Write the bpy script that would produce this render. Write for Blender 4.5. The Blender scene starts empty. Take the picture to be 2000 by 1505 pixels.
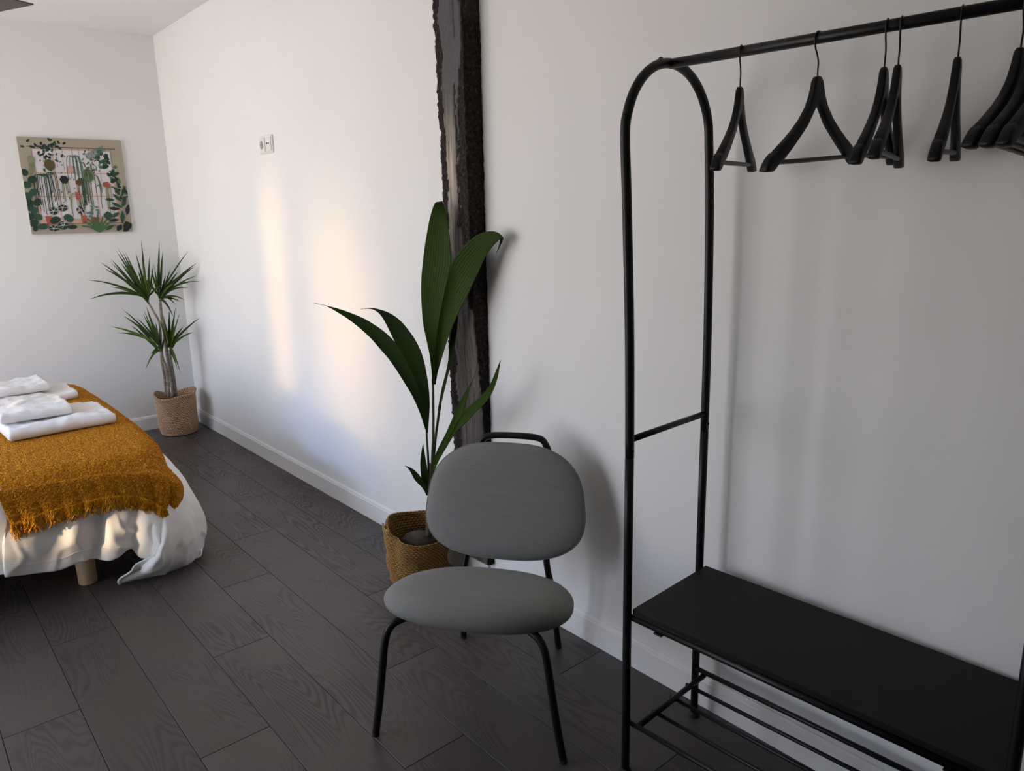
import bpy, bmesh, math, random
from math import sin, cos, pi, radians, sqrt, atan2
from mathutils import Vector, Matrix, noise
random.seed(7)
SC = bpy.context.scene
COL = SC.collection

# ------------------------------------------------------------------ camera
cam_data = bpy.data.cameras.new('camera')
cam = bpy.data.objects.new('camera', cam_data)
COL.objects.link(cam)
_r, _u, _b = [[0.756413, -0.653793, -0.01985], [0.162144, 0.158021, 0.974032], [-0.633679, -0.739989, 0.225538]]
M = Matrix(((_r[0], _u[0], _b[0], 0.0), (_r[1], _u[1], _b[1], 0.0), (_r[2], _u[2], _b[2], 1.5), (0, 0, 0, 1)))
cam.matrix_world = M
cam_data.sensor_fit = 'HORIZONTAL'
cam_data.sensor_width = 36.0
cam_data.lens = 36.0 * 1455.0 / 2000.0
cam_data.clip_start = 0.05
SC.camera = cam

# ------------------------------------------------------------------ view, world
SC.view_settings.view_transform = 'Standard'
SC.view_settings.look = 'None'
SC.view_settings.gamma = 1.0
SC.view_settings.use_curve_mapping = False
SC.view_settings.exposure = 0.0

world = bpy.data.worlds.new('daylight')
SC.world = world
world.use_nodes = True
wn = world.node_tree.nodes; wl = world.node_tree.links
wn.clear()
w_out = wn.new('ShaderNodeOutputWorld'); w_bg = wn.new('ShaderNodeBackground')
w_tc = wn.new('ShaderNodeTexCoord'); w_sep = wn.new('ShaderNodeSeparateXYZ'); w_ramp = wn.new('ShaderNodeValToRGB')
w_map = wn.new('ShaderNodeMapRange')
w_map.inputs['From Min'].default_value = -1; w_map.inputs['From Max'].default_value = 1
wl.new(w_tc.outputs['Generated'], w_sep.inputs[0]); wl.new(w_sep.outputs['Z'], w_map.inputs['Value'])
wl.new(w_map.outputs['Result'], w_ramp.inputs[0]); wl.new(w_ramp.outputs[0], w_bg.inputs[0]); wl.new(w_bg.outputs[0], w_out.inputs[0])
els = w_ramp.color_ramp.elements
els[0].position = 0.0; els[0].color = (0.44, 0.405, 0.37, 1)
els[1].position = 1.0; els[1].color = (0.42, 0.62, 1.0, 1)
e = els.new(0.49); e.color = (0.84, 0.775, 0.715, 1)
e = els.new(0.60); e.color = (0.74, 0.80, 0.96, 1)
w_bg.inputs[1].default_value = 8.2


def area(name, loc, target, sx, sy, power, color, spread=180, portal=False):
    d = bpy.data.lights.new(name, 'AREA'); d.shape = 'RECTANGLE'; d.size = sx; d.size_y = sy
    d.energy = power; d.color = color; d.spread = radians(spread)
    if portal: d.cycles.is_portal = True
    o = bpy.data.objects.new(name, d); COL.objects.link(o); o.location = loc
    o.rotation_euler = (Vector(target) - Vector(loc)).to_track_quat('-Z', 'Y').to_euler()
    return o


# room dimensions (metres)
XR, YB, ZC = 1.76, 5.76, 2.7285      # long wall, back wall, ceiling
XL, YF = -1.75, -3.2                 # window wall, wall behind the camera
WINDOWS = [(2.42, 3.12), (3.30, 4.10), (4.52, 5.62)]   # balcony windows in the left wall
WZ0, WZ1 = 0.06, 2.42
for a, b in WINDOWS:
    area('window_portal', (XL - 0.02, (a + b) / 2, (WZ0 + WZ1) / 2), (5, (a + b) / 2, (WZ0 + WZ1) / 2), WZ1 - WZ0, b - a, 1, (1, 1, 1), portal=True)
# sun thrown back into the room by panes across the street: two narrow warm shafts
area('sun_reflection_shaft', (-2.75, 4.72, 1.20), (XR, 4.00, 0.72), 0.14, 1.9, 1.35, (1.0, 0.58, 0.22), spread=8)
area('sun_reflection_shaft', (-2.75, 3.80, 1.30), (XR, 3.36, 0.95), 0.30, 1.1, 0.9, (1.0, 0.62, 0.26), spread=13)
area('sun_reflection_shaft', (-2.75, 2.62, 1.00), (0.54, 3.28, 0.26), 0.05, 0.12, 0.10, (1.0, 0.72, 0.42), spread=3.5)
area('added_blue_shaft', (-2.75, 3.95, 1.9), (XR, 3.75, 0.10), 0.5, 0.3, 0.9, (0.25, 0.50, 1.0), spread=20)  # added blue lamp, tints the low wall as skylight would


# ------------------------------------------------------------------ materials
def lin(h):
    v = [int(h[i:i + 2], 16) / 255 for i in (0, 2, 4)]
    return tuple((c / 12.92 if c <= 0.04045 else ((c + 0.055) / 1.055) ** 2.4) for c in v) + (1,)


def mat(name, color=(0.5, 0.5, 0.5, 1), rough=0.5, metal=0.0, spec=0.5):
    m = bpy.data.materials.new(name); m.use_nodes = True
    b = m.node_tree.nodes['Principled BSDF']
    b.inputs['Base Color'].default_value = color
    b.inputs['Roughness'].default_value = rough
    b.inputs['Metallic'].default_value = metal
    b.inputs['Specular IOR Level'].default_value = spec
    return m


def N(m, typ, **kw):
    n = m.node_tree.nodes.new(typ)
    for k, v in kw.items():
        if k in n.inputs: n.inputs[k].default_value = v
        else: setattr(n, k, v)
    return n


def lk(m, a, b): m.node_tree.links.new(a, b)
def BS(m): return m.node_tree.nodes['Principled BSDF']


def ramp(m, fac, stops):
    r = N(m, 'ShaderNodeValToRGB'); cr = r.color_ramp
    cr.elements[0].position, cr.elements[0].color = stops[0]
    cr.elements[1].position, cr.elements[1].color = stops[-1]
    for p_, c_ in stops[1:-1]:
        q = cr.elements.new(p_); q.color = c_
    lk(m, fac, r.inputs[0]); return r


def add_bump(m, height, strength=0.3, dist=0.01):
    b = N(m, 'ShaderNodeBump', Strength=strength, Distance=dist)
    lk(m, height, b.inputs['Height']); lk(m, b.outputs[0], BS(m).inputs['Normal']); return b


def noise_mat(name, c1, c2, scale, rough=0.6, bump=0.2, bscale=None, dist=0.002, stretch=(1, 1, 1), spec=0.5, detail=4, metal=0):
    m = mat(name, c1, rough, metal, spec)
    tc = N(m, 'ShaderNodeTexCoord'); mp = N(m, 'ShaderNodeMapping'); mp.inputs['Scale'].default_value = stretch
    lk(m, tc.outputs['Object'], mp.inputs[0])
    n1 = N(m, 'ShaderNodeTexNoise', Scale=scale, Detail=detail); lk(m, mp.outputs[0], n1.inputs['Vector'])
    r = ramp(m, n1.outputs[0], [(0.3, c1), (0.7, c2)]); lk(m, r.outputs[0], BS(m).inputs['Base Color'])
    if bump:
        n2 = N(m, 'ShaderNodeTexNoise', Scale=bscale or scale, Detail=3); lk(m, mp.outputs[0], n2.inputs['Vector'])
        add_bump(m, n2.outputs[0], bump, dist)
    return m


m_wall = noise_mat('wall_paint', (0.775, 0.770, 0.755, 1), (0.795, 0.79, 0.775, 1), 3, rough=0.62, bump=0.12, bscale=70, dist=0.0015, spec=0.3)
m_ceiling = noise_mat('ceiling_paint', (0.80, 0.79, 0.78, 1), (0.82, 0.81, 0.80, 1), 3, rough=0.8, bump=0.08, bscale=60, spec=0.2)
m_trim = mat('trim_gloss_white', (0.80, 0.79, 0.77, 1), 0.28)
m_gap = mat('dark_underfloor', (0.012, 0.010, 0.010, 1), 0.9)  # dark under-floor showing in the plank gaps
m_black = noise_mat('black_powder_coat', (0.0045, 0.0045, 0.005, 1), (0.006, 0.006, 0.007, 1), 40, spec=0.3, rough=0.42, bump=0.08, bscale=900, dist=0.0004)
m_board = noise_mat('black_board', (0.0062, 0.0060, 0.0056, 1), (0.0075, 0.0072, 0.0066, 1), 8, rough=0.6, bump=0.05, bscale=400, spec=0.22)
m_hanger = noise_mat('black_stained_wood', (0.0045, 0.0045, 0.0052, 1), (0.0075, 0.007, 0.0075, 1), 14, spec=0.28, rough=0.5, bump=0.15, bscale=60, stretch=(1, 1, 4), dist=0.0008)
m_bar = mat('dark_brown_bar', (0.035, 0.030, 0.027, 1), 0.5)
m_rubber = mat('black_rubber', (0.010, 0.010, 0.010, 1), 0.8)
m_steel = mat('screw_steel', (0.6, 0.6, 0.6, 1), 0.3, 1.0)
m_plug = mat('white_plastic', (0.74, 0.74, 0.71, 1), 0.35)
m_hole = mat('socket_hole', (0.05, 0.045, 0.04, 1), 0.7)
m_pine = noise_mat('pale_wood', (0.56, 0.38, 0.22, 1), (0.68, 0.50, 0.31, 1), 4, rough=0.5, bump=0.1, bscale=30, stretch=(8, 8, 1))
m_fan = noise_mat('dark_fan_blade', (0.085, 0.072, 0.066, 1), (0.12, 0.10, 0.09, 1), 6, rough=0.45, bump=0.05, stretch=(1, 8, 1))


def plank_mat():
    m = mat('dark_oak_plank', (0.05, 0.045, 0.04, 1), 0.42, spec=0.45)
    tc = N(m, 'ShaderNodeTexCoord'); oi = N(m, 'ShaderNodeObjectInfo')
    mul = N(m, 'ShaderNodeMath', operation='MULTIPLY'); mul.inputs[1].default_value = 57.0
    lk(m, oi.outputs['Random'], mul.inputs[0])
    cmb = N(m, 'ShaderNodeCombineXYZ'); lk(m, mul.outputs[0], cmb.inputs['X']); lk(m, mul.outputs[0], cmb.inputs['Y']); lk(m, mul.outputs[0], cmb.inputs['Z'])
    add = N(m, 'ShaderNodeVectorMath', operation='ADD'); lk(m, tc.outputs['Object'], add.inputs[0]); lk(m, cmb.outputs[0], add.inputs[1])
    mp = N(m, 'ShaderNodeMapping'); mp.inputs['Scale'].default_value = (6.5, 0.95, 1.0); lk(m, add.outputs[0], mp.inputs[0])
    n1 = N(m, 'ShaderNodeTexNoise', Scale=1.0, Detail=1.5, Roughness=0.45, Distortion=0.25); lk(m, mp.outputs[0], n1.inputs['Vector'])
    k = N(m, 'ShaderNodeMath', operation='MULTIPLY'); k.inputs[1].default_value = 260.0; lk(m, n1.outputs[0], k.inputs[0])
    s = N(m, 'ShaderNodeMath', operation='SINE'); lk(m, k.outputs[0], s.inputs[0])
    sm = N(m, 'ShaderNodeMapRange'); sm.inputs['From Min'].default_value = -1; sm.inputs['From Max'].default_value = 1
    lk(m, s.outputs[0], sm.inputs['Value'])
    # fine pores along the board
    mp2 = N(m, 'ShaderNodeMapping'); mp2.inputs['Scale'].default_value = (260, 9, 1); lk(m, add.outputs[0], mp2.inputs[0])
    n2 = N(m, 'ShaderNodeTexNoise', Scale=1.0, Detail=3); lk(m, mp2.outputs[0], n2.inputs['Vector'])
    # how strongly the rings show, patchy
    n3 = N(m, 'ShaderNodeTexNoise', Scale=2.2, Detail=2); lk(m, add.outputs[0], n3.inputs['Vector'])
    r3 = ramp(m, n3.outputs[0], [(0.38, (0.15, 0.15, 0.15, 1)), (0.62, (1, 1, 1, 1))])
    mm = N(m, 'ShaderNodeMath', operation='MULTIPLY'); lk(m, sm.outputs[0], mm.inputs[0]); lk(m, r3.outputs[0], mm.inputs[1])
    mix = N(m, 'ShaderNodeMath', operation='MULTIPLY_ADD'); lk(m, n2.outputs[0], mix.inputs[0]); mix.inputs[1].default_value = 0.5
    lk(m, mm.outputs[0], mix.inputs[2])
    r = ramp(m, mix.outputs[0], [(0.05, (0.073, 0.060, 0.056, 1)), (0.65, (0.066, 0.055, 0.052, 1)), (1.0, (0.051, 0.042, 0.040, 1))])
    hv = N(m, 'ShaderNodeHueSaturation'); lk(m, r.outputs[0], hv.inputs['Color'])
    vr = N(m, 'ShaderNodeMapRange'); vr.inputs['To Min'].default_value = 0.85; vr.inputs['To Max'].default_value = 1.18
    lk(m, oi.outputs['Random'], vr.inputs['Value']); lk(m, vr.outputs[0], hv.inputs['Value'])
    lk(m, hv.outputs[0], BS(m).inputs['Base Color'])
    rr = N(m, 'ShaderNodeMapRange'); rr.inputs['To Min'].default_value = 0.40; rr.inputs['To Max'].default_value = 0.58
    lk(m, mm.outputs[0], rr.inputs['Value']); lk(m, rr.outputs[0], BS(m).inputs['Roughness'])
    inv = N(m, 'ShaderNodeMath', operation='SUBTRACT'); inv.inputs[0].default_value = 1.0; lk(m, mix.outputs[0], inv.inputs[1])
    add_bump(m, inv.outputs[0], 0.28, 0.0012)
    return m
m_plank = plank_mat()


def fabric_mat(name, c1, c2, scale, rough, bump, dist, sheen=0.3, voro=False):
    m = mat(name, c1, rough, spec=0.25)
    tc = N(m, 'ShaderNodeTexCoord')
    n1 = N(m, 'ShaderNodeTexNoise', Scale=scale * 0.5, Detail=4); lk(m, tc.outputs['Object'], n1.inputs['Vector'])
    if voro:
        v = N(m, 'ShaderNodeTexVoronoi', Scale=scale); lk(m, tc.outputs['Object'], v.inputs['Vector'])
        mx = N(m, 'ShaderNodeMath', operation='ADD'); lk(m, v.outputs['Distance'], mx.inputs[0]); lk(m, n1.outputs[0], mx.inputs[1])
        h = mx.outputs[0]
        r = ramp(m, h, [(0.55, c2), (1.15, c1)])
        inv = N(m, 'ShaderNodeMath', operation='SUBTRACT'); inv.inputs[0].default_value = 1.0; lk(m, h, inv.inputs[1]); h = inv.outputs[0]
    else:
        n2 = N(m, 'ShaderNodeTexNoise', Scale=scale, Detail=2); lk(m, tc.outputs['Object'], n2.inputs['Vector'])
        h = n2.outputs[0]
        r = ramp(m, n1.outputs[0], [(0.35, c1), (0.65, c2)])
    lk(m, r.outputs[0], BS(m).inputs['Base Color'])
    BS(m).inputs['Sheen Weight'].default_value = sheen
    BS(m).inputs['Sheen Roughness'].default_value = 0.5
    add_bump(m, h, bump, dist)
    return m


m_sheet = fabric_mat('white_cotton', (0.76, 0.75, 0.72, 1), (0.80, 0.79, 0.76, 1), 14, 0.75, 0.25, 0.006, 0.1)
m_mattress = mat('mattress_ticking', (0.6, 0.6, 0.58, 1), 0.8)
m_terry = fabric_mat('terry_towel', (0.80, 0.78, 0.76, 1), (0.86, 0.84, 0.82, 1), 420, 0.95, 0.8, 0.003, 0.5)
m_throw = fabric_mat('mustard_boucle', (0.40, 0.145, 0.003, 1), (0.88, 0.40, 0.022, 1), 150, 0.95, 1.0, 0.005, 0.0, voro=True)
m_fringe = fabric_mat('mustard_yarn', (0.40, 0.15, 0.003, 1), (0.78, 0.34, 0.012, 1), 90, 0.9, 0.4, 0.002, 0.0)


def chair_fabric():
    m = mat('grey_woven_upholstery', (0.22, 0.225, 0.215, 1), 0.85, spec=0.25)
    tc = N(m, 'ShaderNodeTexCoord')
    w1 = N(m, 'ShaderNodeTexWave', Scale=420.0, Distortion=1.0); w1.bands_direction = 'X'
    w2 = N(m, 'ShaderNodeTexWave', Scale=420.0, Distortion=1.0); w2.bands_direction = 'Y'
    lk(m, tc.outputs['Object'], w1.inputs['Vector']); lk(m, tc.outputs['Object'], w2.inputs['Vector'])
    mx = N(m, 'ShaderNodeMath', operation='MULTIPLY'); lk(m, w1.outputs['Fac'], mx.inputs[0]); lk(m, w2.outputs['Fac'], mx.inputs[1])
    mp = N(m, 'ShaderNodeMapping'); mp.inputs['Scale'].default_value = (10, 160, 160); lk(m, tc.outputs['Object'], mp.inputs[0])
    n = N(m, 'ShaderNodeTexNoise', Scale=1.0, Detail=3); lk(m, mp.outputs[0], n.inputs['Vector'])
    r = ramp(m, n.outputs[0], [(0.3, (0.200, 0.200, 0.190, 1)), (0.7, (0.220, 0.220, 0.210, 1))])
    lk(m, r.outputs[0], BS(m).inputs['Base Color'])
    BS(m).inputs['Sheen Weight'].default_value = 0.08
    add_bump(m, mx.outputs[0], 0.25, 0.0006)
    return m
m_uph = chair_fabric()


def jute_mat(name, c1, c2):
    m = mat(name, c1, 0.9, spec=0.2)
    at = N(m, 'ShaderNodeAttribute'); at.attribute_name = 'weave'
    tc = N(m, 'ShaderNodeTexCoord')
    n = N(m, 'ShaderNodeTexNoise', Scale=120.0, Detail=4); lk(m, tc.outputs['Object'], n.inputs['Vector'])
    a = N(m, 'ShaderNodeMath', operation='MULTIPLY_ADD'); lk(m, n.outputs[0], a.inputs[0]); a.inputs[1].default_value = 0.7
    lk(m, at.outputs['Fac'], a.inputs[2])
    r = ramp(m, a.outputs[0], [(0.35, tuple(v * 0.32 for v in c1[:3]) + (1,)), (0.8, c1), (1.25, c2)])
    lk(m, r.outputs[0], BS(m).inputs['Base Color'])
    add_bump(m, n.outputs[0], 0.5, 0.002)
    return m
m_jute_light = jute_mat('light_jute', (0.46, 0.30, 0.18, 1), (0.70, 0.50, 0.33, 1))
m_jute_dark = jute_mat('golden_jute', (0.27, 0.145, 0.045, 1), (0.44, 0.26, 0.095, 1))


def leaf_mat(name, c1, c2, rough=0.6):
    m = mat(name, c1, rough, spec=0.10)
    at = N(m, 'ShaderNodeAttribute'); at.attribute_name = 'across'
    w = N(m, 'ShaderNodeMath', operation='MULTIPLY'); w.inputs[1].default_value = 2 * pi * 22; lk(m, at.outputs['Fac'], w.inputs[0])
    s = N(m, 'ShaderNodeMath', operation='SINE'); lk(m, w.outputs[0], s.inputs[0])
    sh = N(m, 'ShaderNodeMapRange'); sh.inputs['From Min'].default_value = -1; lk(m, s.outputs[0], sh.inputs['Value'])
    r = ramp(m, sh.outputs[0], [(0.0, c1), (1.0, c2)]); lk(m, r.outputs[0], BS(m).inputs['Base Color'])
    BS(m).inputs['Transmission Weight'].default_value = 0.0
    add_bump(m, s.outputs[0], 0.15, 0.0006)
    return m
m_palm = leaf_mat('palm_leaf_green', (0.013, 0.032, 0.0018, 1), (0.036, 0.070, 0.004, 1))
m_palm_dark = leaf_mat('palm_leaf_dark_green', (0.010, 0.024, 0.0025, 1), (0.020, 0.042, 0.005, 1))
m_stem = noise_mat('palm_stem', (0.030, 0.055, 0.012, 1), (0.055, 0.060, 0.022, 1), 20, rough=0.5, bump=0.1)
m_sheath = noise_mat('brown_sheath', (0.045, 0.030, 0.018, 1), (0.075, 0.055, 0.025, 1), 30, rough=0.7, bump=0.2)
m_nut = noise_mat('coconut_husk', (0.022, 0.016, 0.013, 1), (0.075, 0.058, 0.050, 1), 22, rough=0.85, bump=0.6, bscale=60, stretch=(1, 1, 5), dist=0.004)
m_soil = noise_mat('potting_soil', (0.018, 0.012, 0.008, 1), (0.05, 0.035, 0.022, 1), 60, rough=0.95, bump=0.8, bscale=80, dist=0.01)
m_drac = leaf_mat('dracaena_green', (0.016, 0.033, 0.006, 1), (0.030, 0.058, 0.010, 1), 0.42)
m_drac_light = leaf_mat('dracaena_light_green', (0.045, 0.080, 0.010, 1), (0.080, 0.125, 0.018, 1), 0.42)
m_cane = noise_mat('ringed_cane', (0.10, 0.075, 0.055, 1), (0.30, 0.25, 0.19, 1), 5, rough=0.8, bump=0.5, bscale=8, stretch=(1, 1, 9), dist=0.004)


def beam_mat():
    m = mat('weathered_beam', (0.05, 0.05, 0.05, 1), 0.6, spec=0.35)
    at = N(m, 'ShaderNodeAttribute'); at.attribute_name = 'bark'
    ab = N(m, 'ShaderNodeAttribute'); ab.attribute_name = 'bleach'
    ag = N(m, 'ShaderNodeAttribute'); ag.attribute_name = 'worn'
    tc = N(m, 'ShaderNodeTexCoord'); mp = N(m, 'ShaderNodeMapping'); mp.inputs['Scale'].default_value = (120, 120, 5)
    lk(m, tc.outputs['Object'], mp.inputs[0])
    n = N(m, 'ShaderNodeTexNoise', Scale=1.0, Detail=5); lk(m, mp.outputs[0], n.inputs['Vector'])
    n2 = N(m, 'ShaderNodeTexNoise', Scale=90.0, Detail=5); lk(m, tc.outputs['Object'], n2.inputs['Vector'])
    # smooth dark grey stain -> worn grain
    r_stain = ramp(m, n.outputs[0], [(0.3, (0.050, 0.050, 0.056, 1)), (0.7, (0.066, 0.065, 0.070, 1))])
    r_worn = ramp(m, n.outputs[0], [(0.32, (0.022, 0.017, 0.015, 1)), (0.5, (0.085, 0.072, 0.066, 1)), (0.72, (0.12, 0.10, 0.09, 1))])
    r_bleach = ramp(m, n.outputs[0], [(0.30, (0.10, 0.075, 0.06, 1)), (0.45, (0.38, 0.32, 0.24, 1)), (0.7, (0.55, 0.49, 0.38, 1))])
    r_bark = ramp(m, n2.outputs[0], [(0.35, (0.007, 0.0055, 0.0055, 1)), (0.58, (0.026, 0.018, 0.016, 1)), (0.75, (0.085, 0.058, 0.048, 1))])
    def mixc(f, a, b):
        x = N(m, 'ShaderNodeMix', data_type='RGBA'); lk(m, f, x.inputs[0]); lk(m, a, x.inputs[6]); lk(m, b, x.inputs[7]); return x.outputs[2]
    c = mixc(ag.outputs['Fac'], r_stain.outputs[0], r_worn.outputs[0])
    c = mixc(ab.outputs['Fac'], c, r_bleach.outputs[0])
    c = mixc(at.outputs['Fac'], c, r_bark.outputs[0])
    lk(m, c, BS(m).inputs['Base Color'])
    rr = N(m, 'ShaderNodeMapRange'); rr.inputs['To Min'].default_value = 0.42; rr.inputs['To Max'].default_value = 0.95
    lk(m, at.outputs['Fac'], rr.inputs['Value']); lk(m, rr.outputs[0], BS(m).inputs['Roughness'])
    mxb = N(m, 'ShaderNodeMath', operation='ADD'); lk(m, n.outputs[0], mxb.inputs[0]); lk(m, n2.outputs[0], mxb.inputs[1])
    add_bump(m, mxb.outputs[0], 0.6, 0.004)
    return m
m_beam = beam_mat()


# ------------------------------------------------------------------ object helpers
def tag(o, label=None, cat=None, group=None, kind=None):
    if label: o['label'] = label
    if cat: o['category'] = cat
    if group: o['group'] = group
    if kind: o['kind'] = kind
    return o


def empty(name, loc=(0, 0, 0), rz=0.0):
    o = bpy.data.objects.new(name, None); COL.objects.link(o)
    o.empty_display_size = 0.1; o.location = loc; o.rotation_euler = (0, 0, rz); return o


def link(name, me, m=None, parent=None, loc=(0, 0, 0)):
    o = bpy.data.objects.new(name, me); COL.objects.link(o); o.location = loc
    if m is not None and not me.materials: me.materials.append(m)
    if parent: o.parent = parent
    return o


def mesh_from(name, verts, faces, smooth=True):
    me = bpy.data.meshes.new(name); me.from_pydata([tuple(v) for v in verts], [], faces); me.update()
    if smooth: me.polygons.foreach_set('use_smooth', [True] * len(me.polygons))
    return me


def bm_obj(name, bm, m, parent=None, smooth=True, loc=(0, 0, 0)):
    me = bpy.data.meshes.new(name); bm.normal_update(); bm.to_mesh(me); bm.free()
    if smooth: me.polygons.foreach_set('use_smooth', [True] * len(me.polygons))
    return link(name, me, m, parent, loc)


def bm_box(bm, x0, x1, y0, y1, z0, z1, bevel=0.0, seg=2):
    r = bmesh.ops.create_cube(bm, size=1.0)
    vs = r['verts']
    bmesh.ops.scale(bm, vec=(x1 - x0, y1 - y0, z1 - z0), verts=vs)
    bmesh.ops.translate(bm, vec=((x0 + x1) / 2, (y0 + y1) / 2, (z0 + z1) / 2), verts=vs)
    if bevel:
        es = list({e for v in vs for e in v.link_edges})
        bmesh.ops.bevel(bm, geom=es, offset=bevel, segments=seg, affect='EDGES', profile=0.5)


def box(name, x0, x1, y0, y1, z0, z1, m, parent=None, bevel=0.0, smooth=False):
    bm = bmesh.new(); bm_box(bm, x0, x1, y0, y1, z0, z1, bevel)
    return bm_obj(name, bm, m, parent, smooth)


def crom(pts, n):
    P = [Vector(p) for p in pts]
    if len(P) < 3: return [P[0].lerp(P[-1], i / n) for i in range(n + 1)]
    out = []
    segs = len(P) - 1
    for i in range(n + 1):
        t = i / n * segs; k = min(int(t), segs - 1); f = t - k
        p0 = P[k - 1] if k > 0 else 2 * P[0] - P[1]
        p1, p2 = P[k], P[k + 1]
        p3 = P[k + 2] if k + 2 < len(P) else 2 * P[-1] - P[-2]
        out.append(0.5 * ((2 * p1) + (-p0 + p2) * f + (2 * p0 - 5 * p1 + 4 * p2 - p3) * f * f + (-p0 + 3 * p1 - 3 * p2 + p3) * f ** 3))
    return out


def tube_data(path, r, seg=12, cap=True):
    n = len(path); vs = []; fs = []
    rad = r if callable(r) else (lambda t: r)
    T0 = (path[1] - path[0]).normalized()
    up = Vector((0, 0, 1)) if abs(T0.z) < 0.9 else Vector((1, 0, 0))
    nrm = (up - T0 * up.dot(T0)).normalized()
    for i, p_ in enumerate(path):
        T = (path[min(i + 1, n - 1)] - path[max(i - 1, 0)])
        if T.length < 1e-9: T = T0
        T.normalize(); nrm = (nrm - T * nrm.dot(T)).normalized(); b = T.cross(nrm)
        R_ = rad(i / (n - 1))
        for k in range(seg):
            a = 2 * pi * k / seg
            vs.append(p_ + (nrm * cos(a) + b * sin(a)) * R_)
    for i in range(n - 1):
        for k in range(seg):
            k2 = (k + 1) % seg
            fs.append((i * seg + k, i * seg + k2, (i + 1) * seg + k2, (i + 1) * seg + k))
    if cap:
        fs.append(tuple(range(seg - 1, -1, -1))); fs.append(tuple((n - 1) * seg + k for k in range(seg)))
    return vs, fs


def tube(name, pts, r, m, parent=None, n=None, seg=12, straight=False):
    path = [Vector(p_) for p_ in pts] if straight else crom(pts, n or (len(pts) - 1) * 8)
    vs, fs = tube_data(path, r, seg)
    return link(name, mesh_from(name, vs, fs), m, parent)


def lathe(name, prof, m, parent=None, seg=32, loc=(0, 0, 0)):
    vs = []; fs = []
    for r, z in prof:
        for k in range(seg):
            a = 2 * pi * k / seg; vs.append((r * cos(a), r * sin(a), z))
    for i in range(len(prof) - 1):
        for k in range(seg):
            k2 = (k + 1) % seg; fs.append((i * seg + k, i * seg + k2, (i + 1) * seg + k2, (i + 1) * seg + k))
    fs.append(tuple(range(seg - 1, -1, -1))); fs.append(tuple((len(prof) - 1) * seg + k for k in range(seg)))
    return link(name, mesh_from(name, vs, fs), m, parent, loc)


def grid_mesh(name, G, closed=False):
    """G: rows of vectors"""
    nr, nc = len(G), len(G[0]); vs = [v for row in G for v in row]; fs = []
    for i in range(nr - 1):
        for j in range(nc - (0 if closed else 1)):
            j2 = (j + 1) % nc
            fs.append((i * nc + j, i * nc + j2, (i + 1) * nc + j2, (i + 1) * nc + j))
    return mesh_from(name, vs, fs)


def set_attr(me, name, vals):
    a = me.attributes.new(name, 'FLOAT', 'POINT'); a.data.foreach_set('value', vals)


def nz(v, s=1.0, o=0.0): return noise.noise(Vector((v[0] * s + o, v[1] * s + o * 1.7, v[2] * s - o)))


# ------------------------------------------------------------------ structure: shell
T = 0.15
floor = box('floor', XL - T, XR + T, YF - T, YB + T, -0.12, -0.0095, m_gap); tag(floor, kind='structure')
o = box('ceiling', XL - T, XR + T, YF - T, YB + T, ZC, ZC + 0.12, m_ceiling); tag(o, kind='structure')
o = box('wall_back', XL - T, XR + T, YB, YB + T, -0.12, ZC, m_wall); tag(o, kind='structure')
o = box('wall_right', XR, XR + T, YF, YB, -0.12, ZC, m_wall); tag(o, kind='structure')
o = box('wall_front', XL - T, XR + T, YF - T, YF, -0.12, ZC, m_wall); tag(o, kind='structure')
o = box('wall_light_blocker', -0.78, -0.66, YF, 1.85, -0.12, ZC, m_wall); tag(o, kind='structure')  # unseen wall added to keep window light off the near end
bm = bmesh.new()
ys = [YF] + [v for w in WINDOWS for v in w] + [YB]
for i in range(0, len(ys), 2): bm_box(bm, XL - T, XL, ys[i], ys[i + 1], -0.12, ZC)
for a, b in WINDOWS:
    bm_box(bm, XL - T, XL, a, b, -0.12, WZ0); bm_box(bm, XL - T, XL, a, b, WZ1, ZC)
o = bm_obj('wall_left', bm, m_wall, smooth=False); tag(o, kind='structure')
for i, (a, b) in enumerate(WINDOWS):
    bm = bmesh.new(); x0, x1 = XL - 0.10, XL - 0.05
    bm_box(bm, x0, x1, a, a + 0.05, WZ0, WZ1, 0.004); bm_box(bm, x0, x1, b - 0.05, b, WZ0, WZ1, 0.004)
    bm_box(bm, x0, x1, a + 0.05, b - 0.05, WZ0, WZ0 + 0.06, 0.004); bm_box(bm, x0, x1, a + 0.05, b - 0.05, WZ1 - 0.05, WZ1, 0.004)
    o = bm_obj('window_%d' % (i + 1), bm, m_trim, smooth=False); tag(o, kind='structure')


# floor boards: rows along the long wall, each board its own part
PW, PL = 0.2072, 1.394
row_x0 = 0.0880
seams = {-1: 1.99, 0: 2.475, 1: 2.945, 2: 1.988, 3: 2.471, 4: 2.955, 5: 1.996, 6: 2.484, 7: 2.975}
plank_cache = {}
def plank(x0, x1, y0, y1):
    key = (round(x1 - x0, 4), round(y1 - y0, 4))
    if key not in plank_cache:
        bm = bmesh.new(); w, l = key
        bm_box(bm, -w / 2 + 0.0009, w / 2 - 0.0009, -l / 2 + 0.0009, l / 2 - 0.0009, -0.0094, 0.0, 0.0009, 1)
        me = bpy.data.meshes.new('plank'); bm.normal_update(); bm.to_mesh(me); bm.free(); me.materials.append(m_plank)
        plank_cache[key] = me
    link('plank', plank_cache[key], None, floor, ((x0 + x1) / 2, (y0 + y1) / 2, 0))
i = -9
while row_x0 + i * PW < XR - 0.005:
    x0 = max(row_x0 + i * PW, XL); x1 = min(row_x0 + (i + 1) * PW, XR)
    s0 = seams.get(i, [1.99, 2.475, 2.95][(i + 1) % 3])
    y = s0
    while y > YF: y -= PL
    while y < YB:
        a, b = max(y, YF), min(y + PL, YB)
        if b - a > 0.01 and x1 - x0 > 0.01: plank(x0, x1, a, b)
        y += PL
    i += 1


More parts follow.
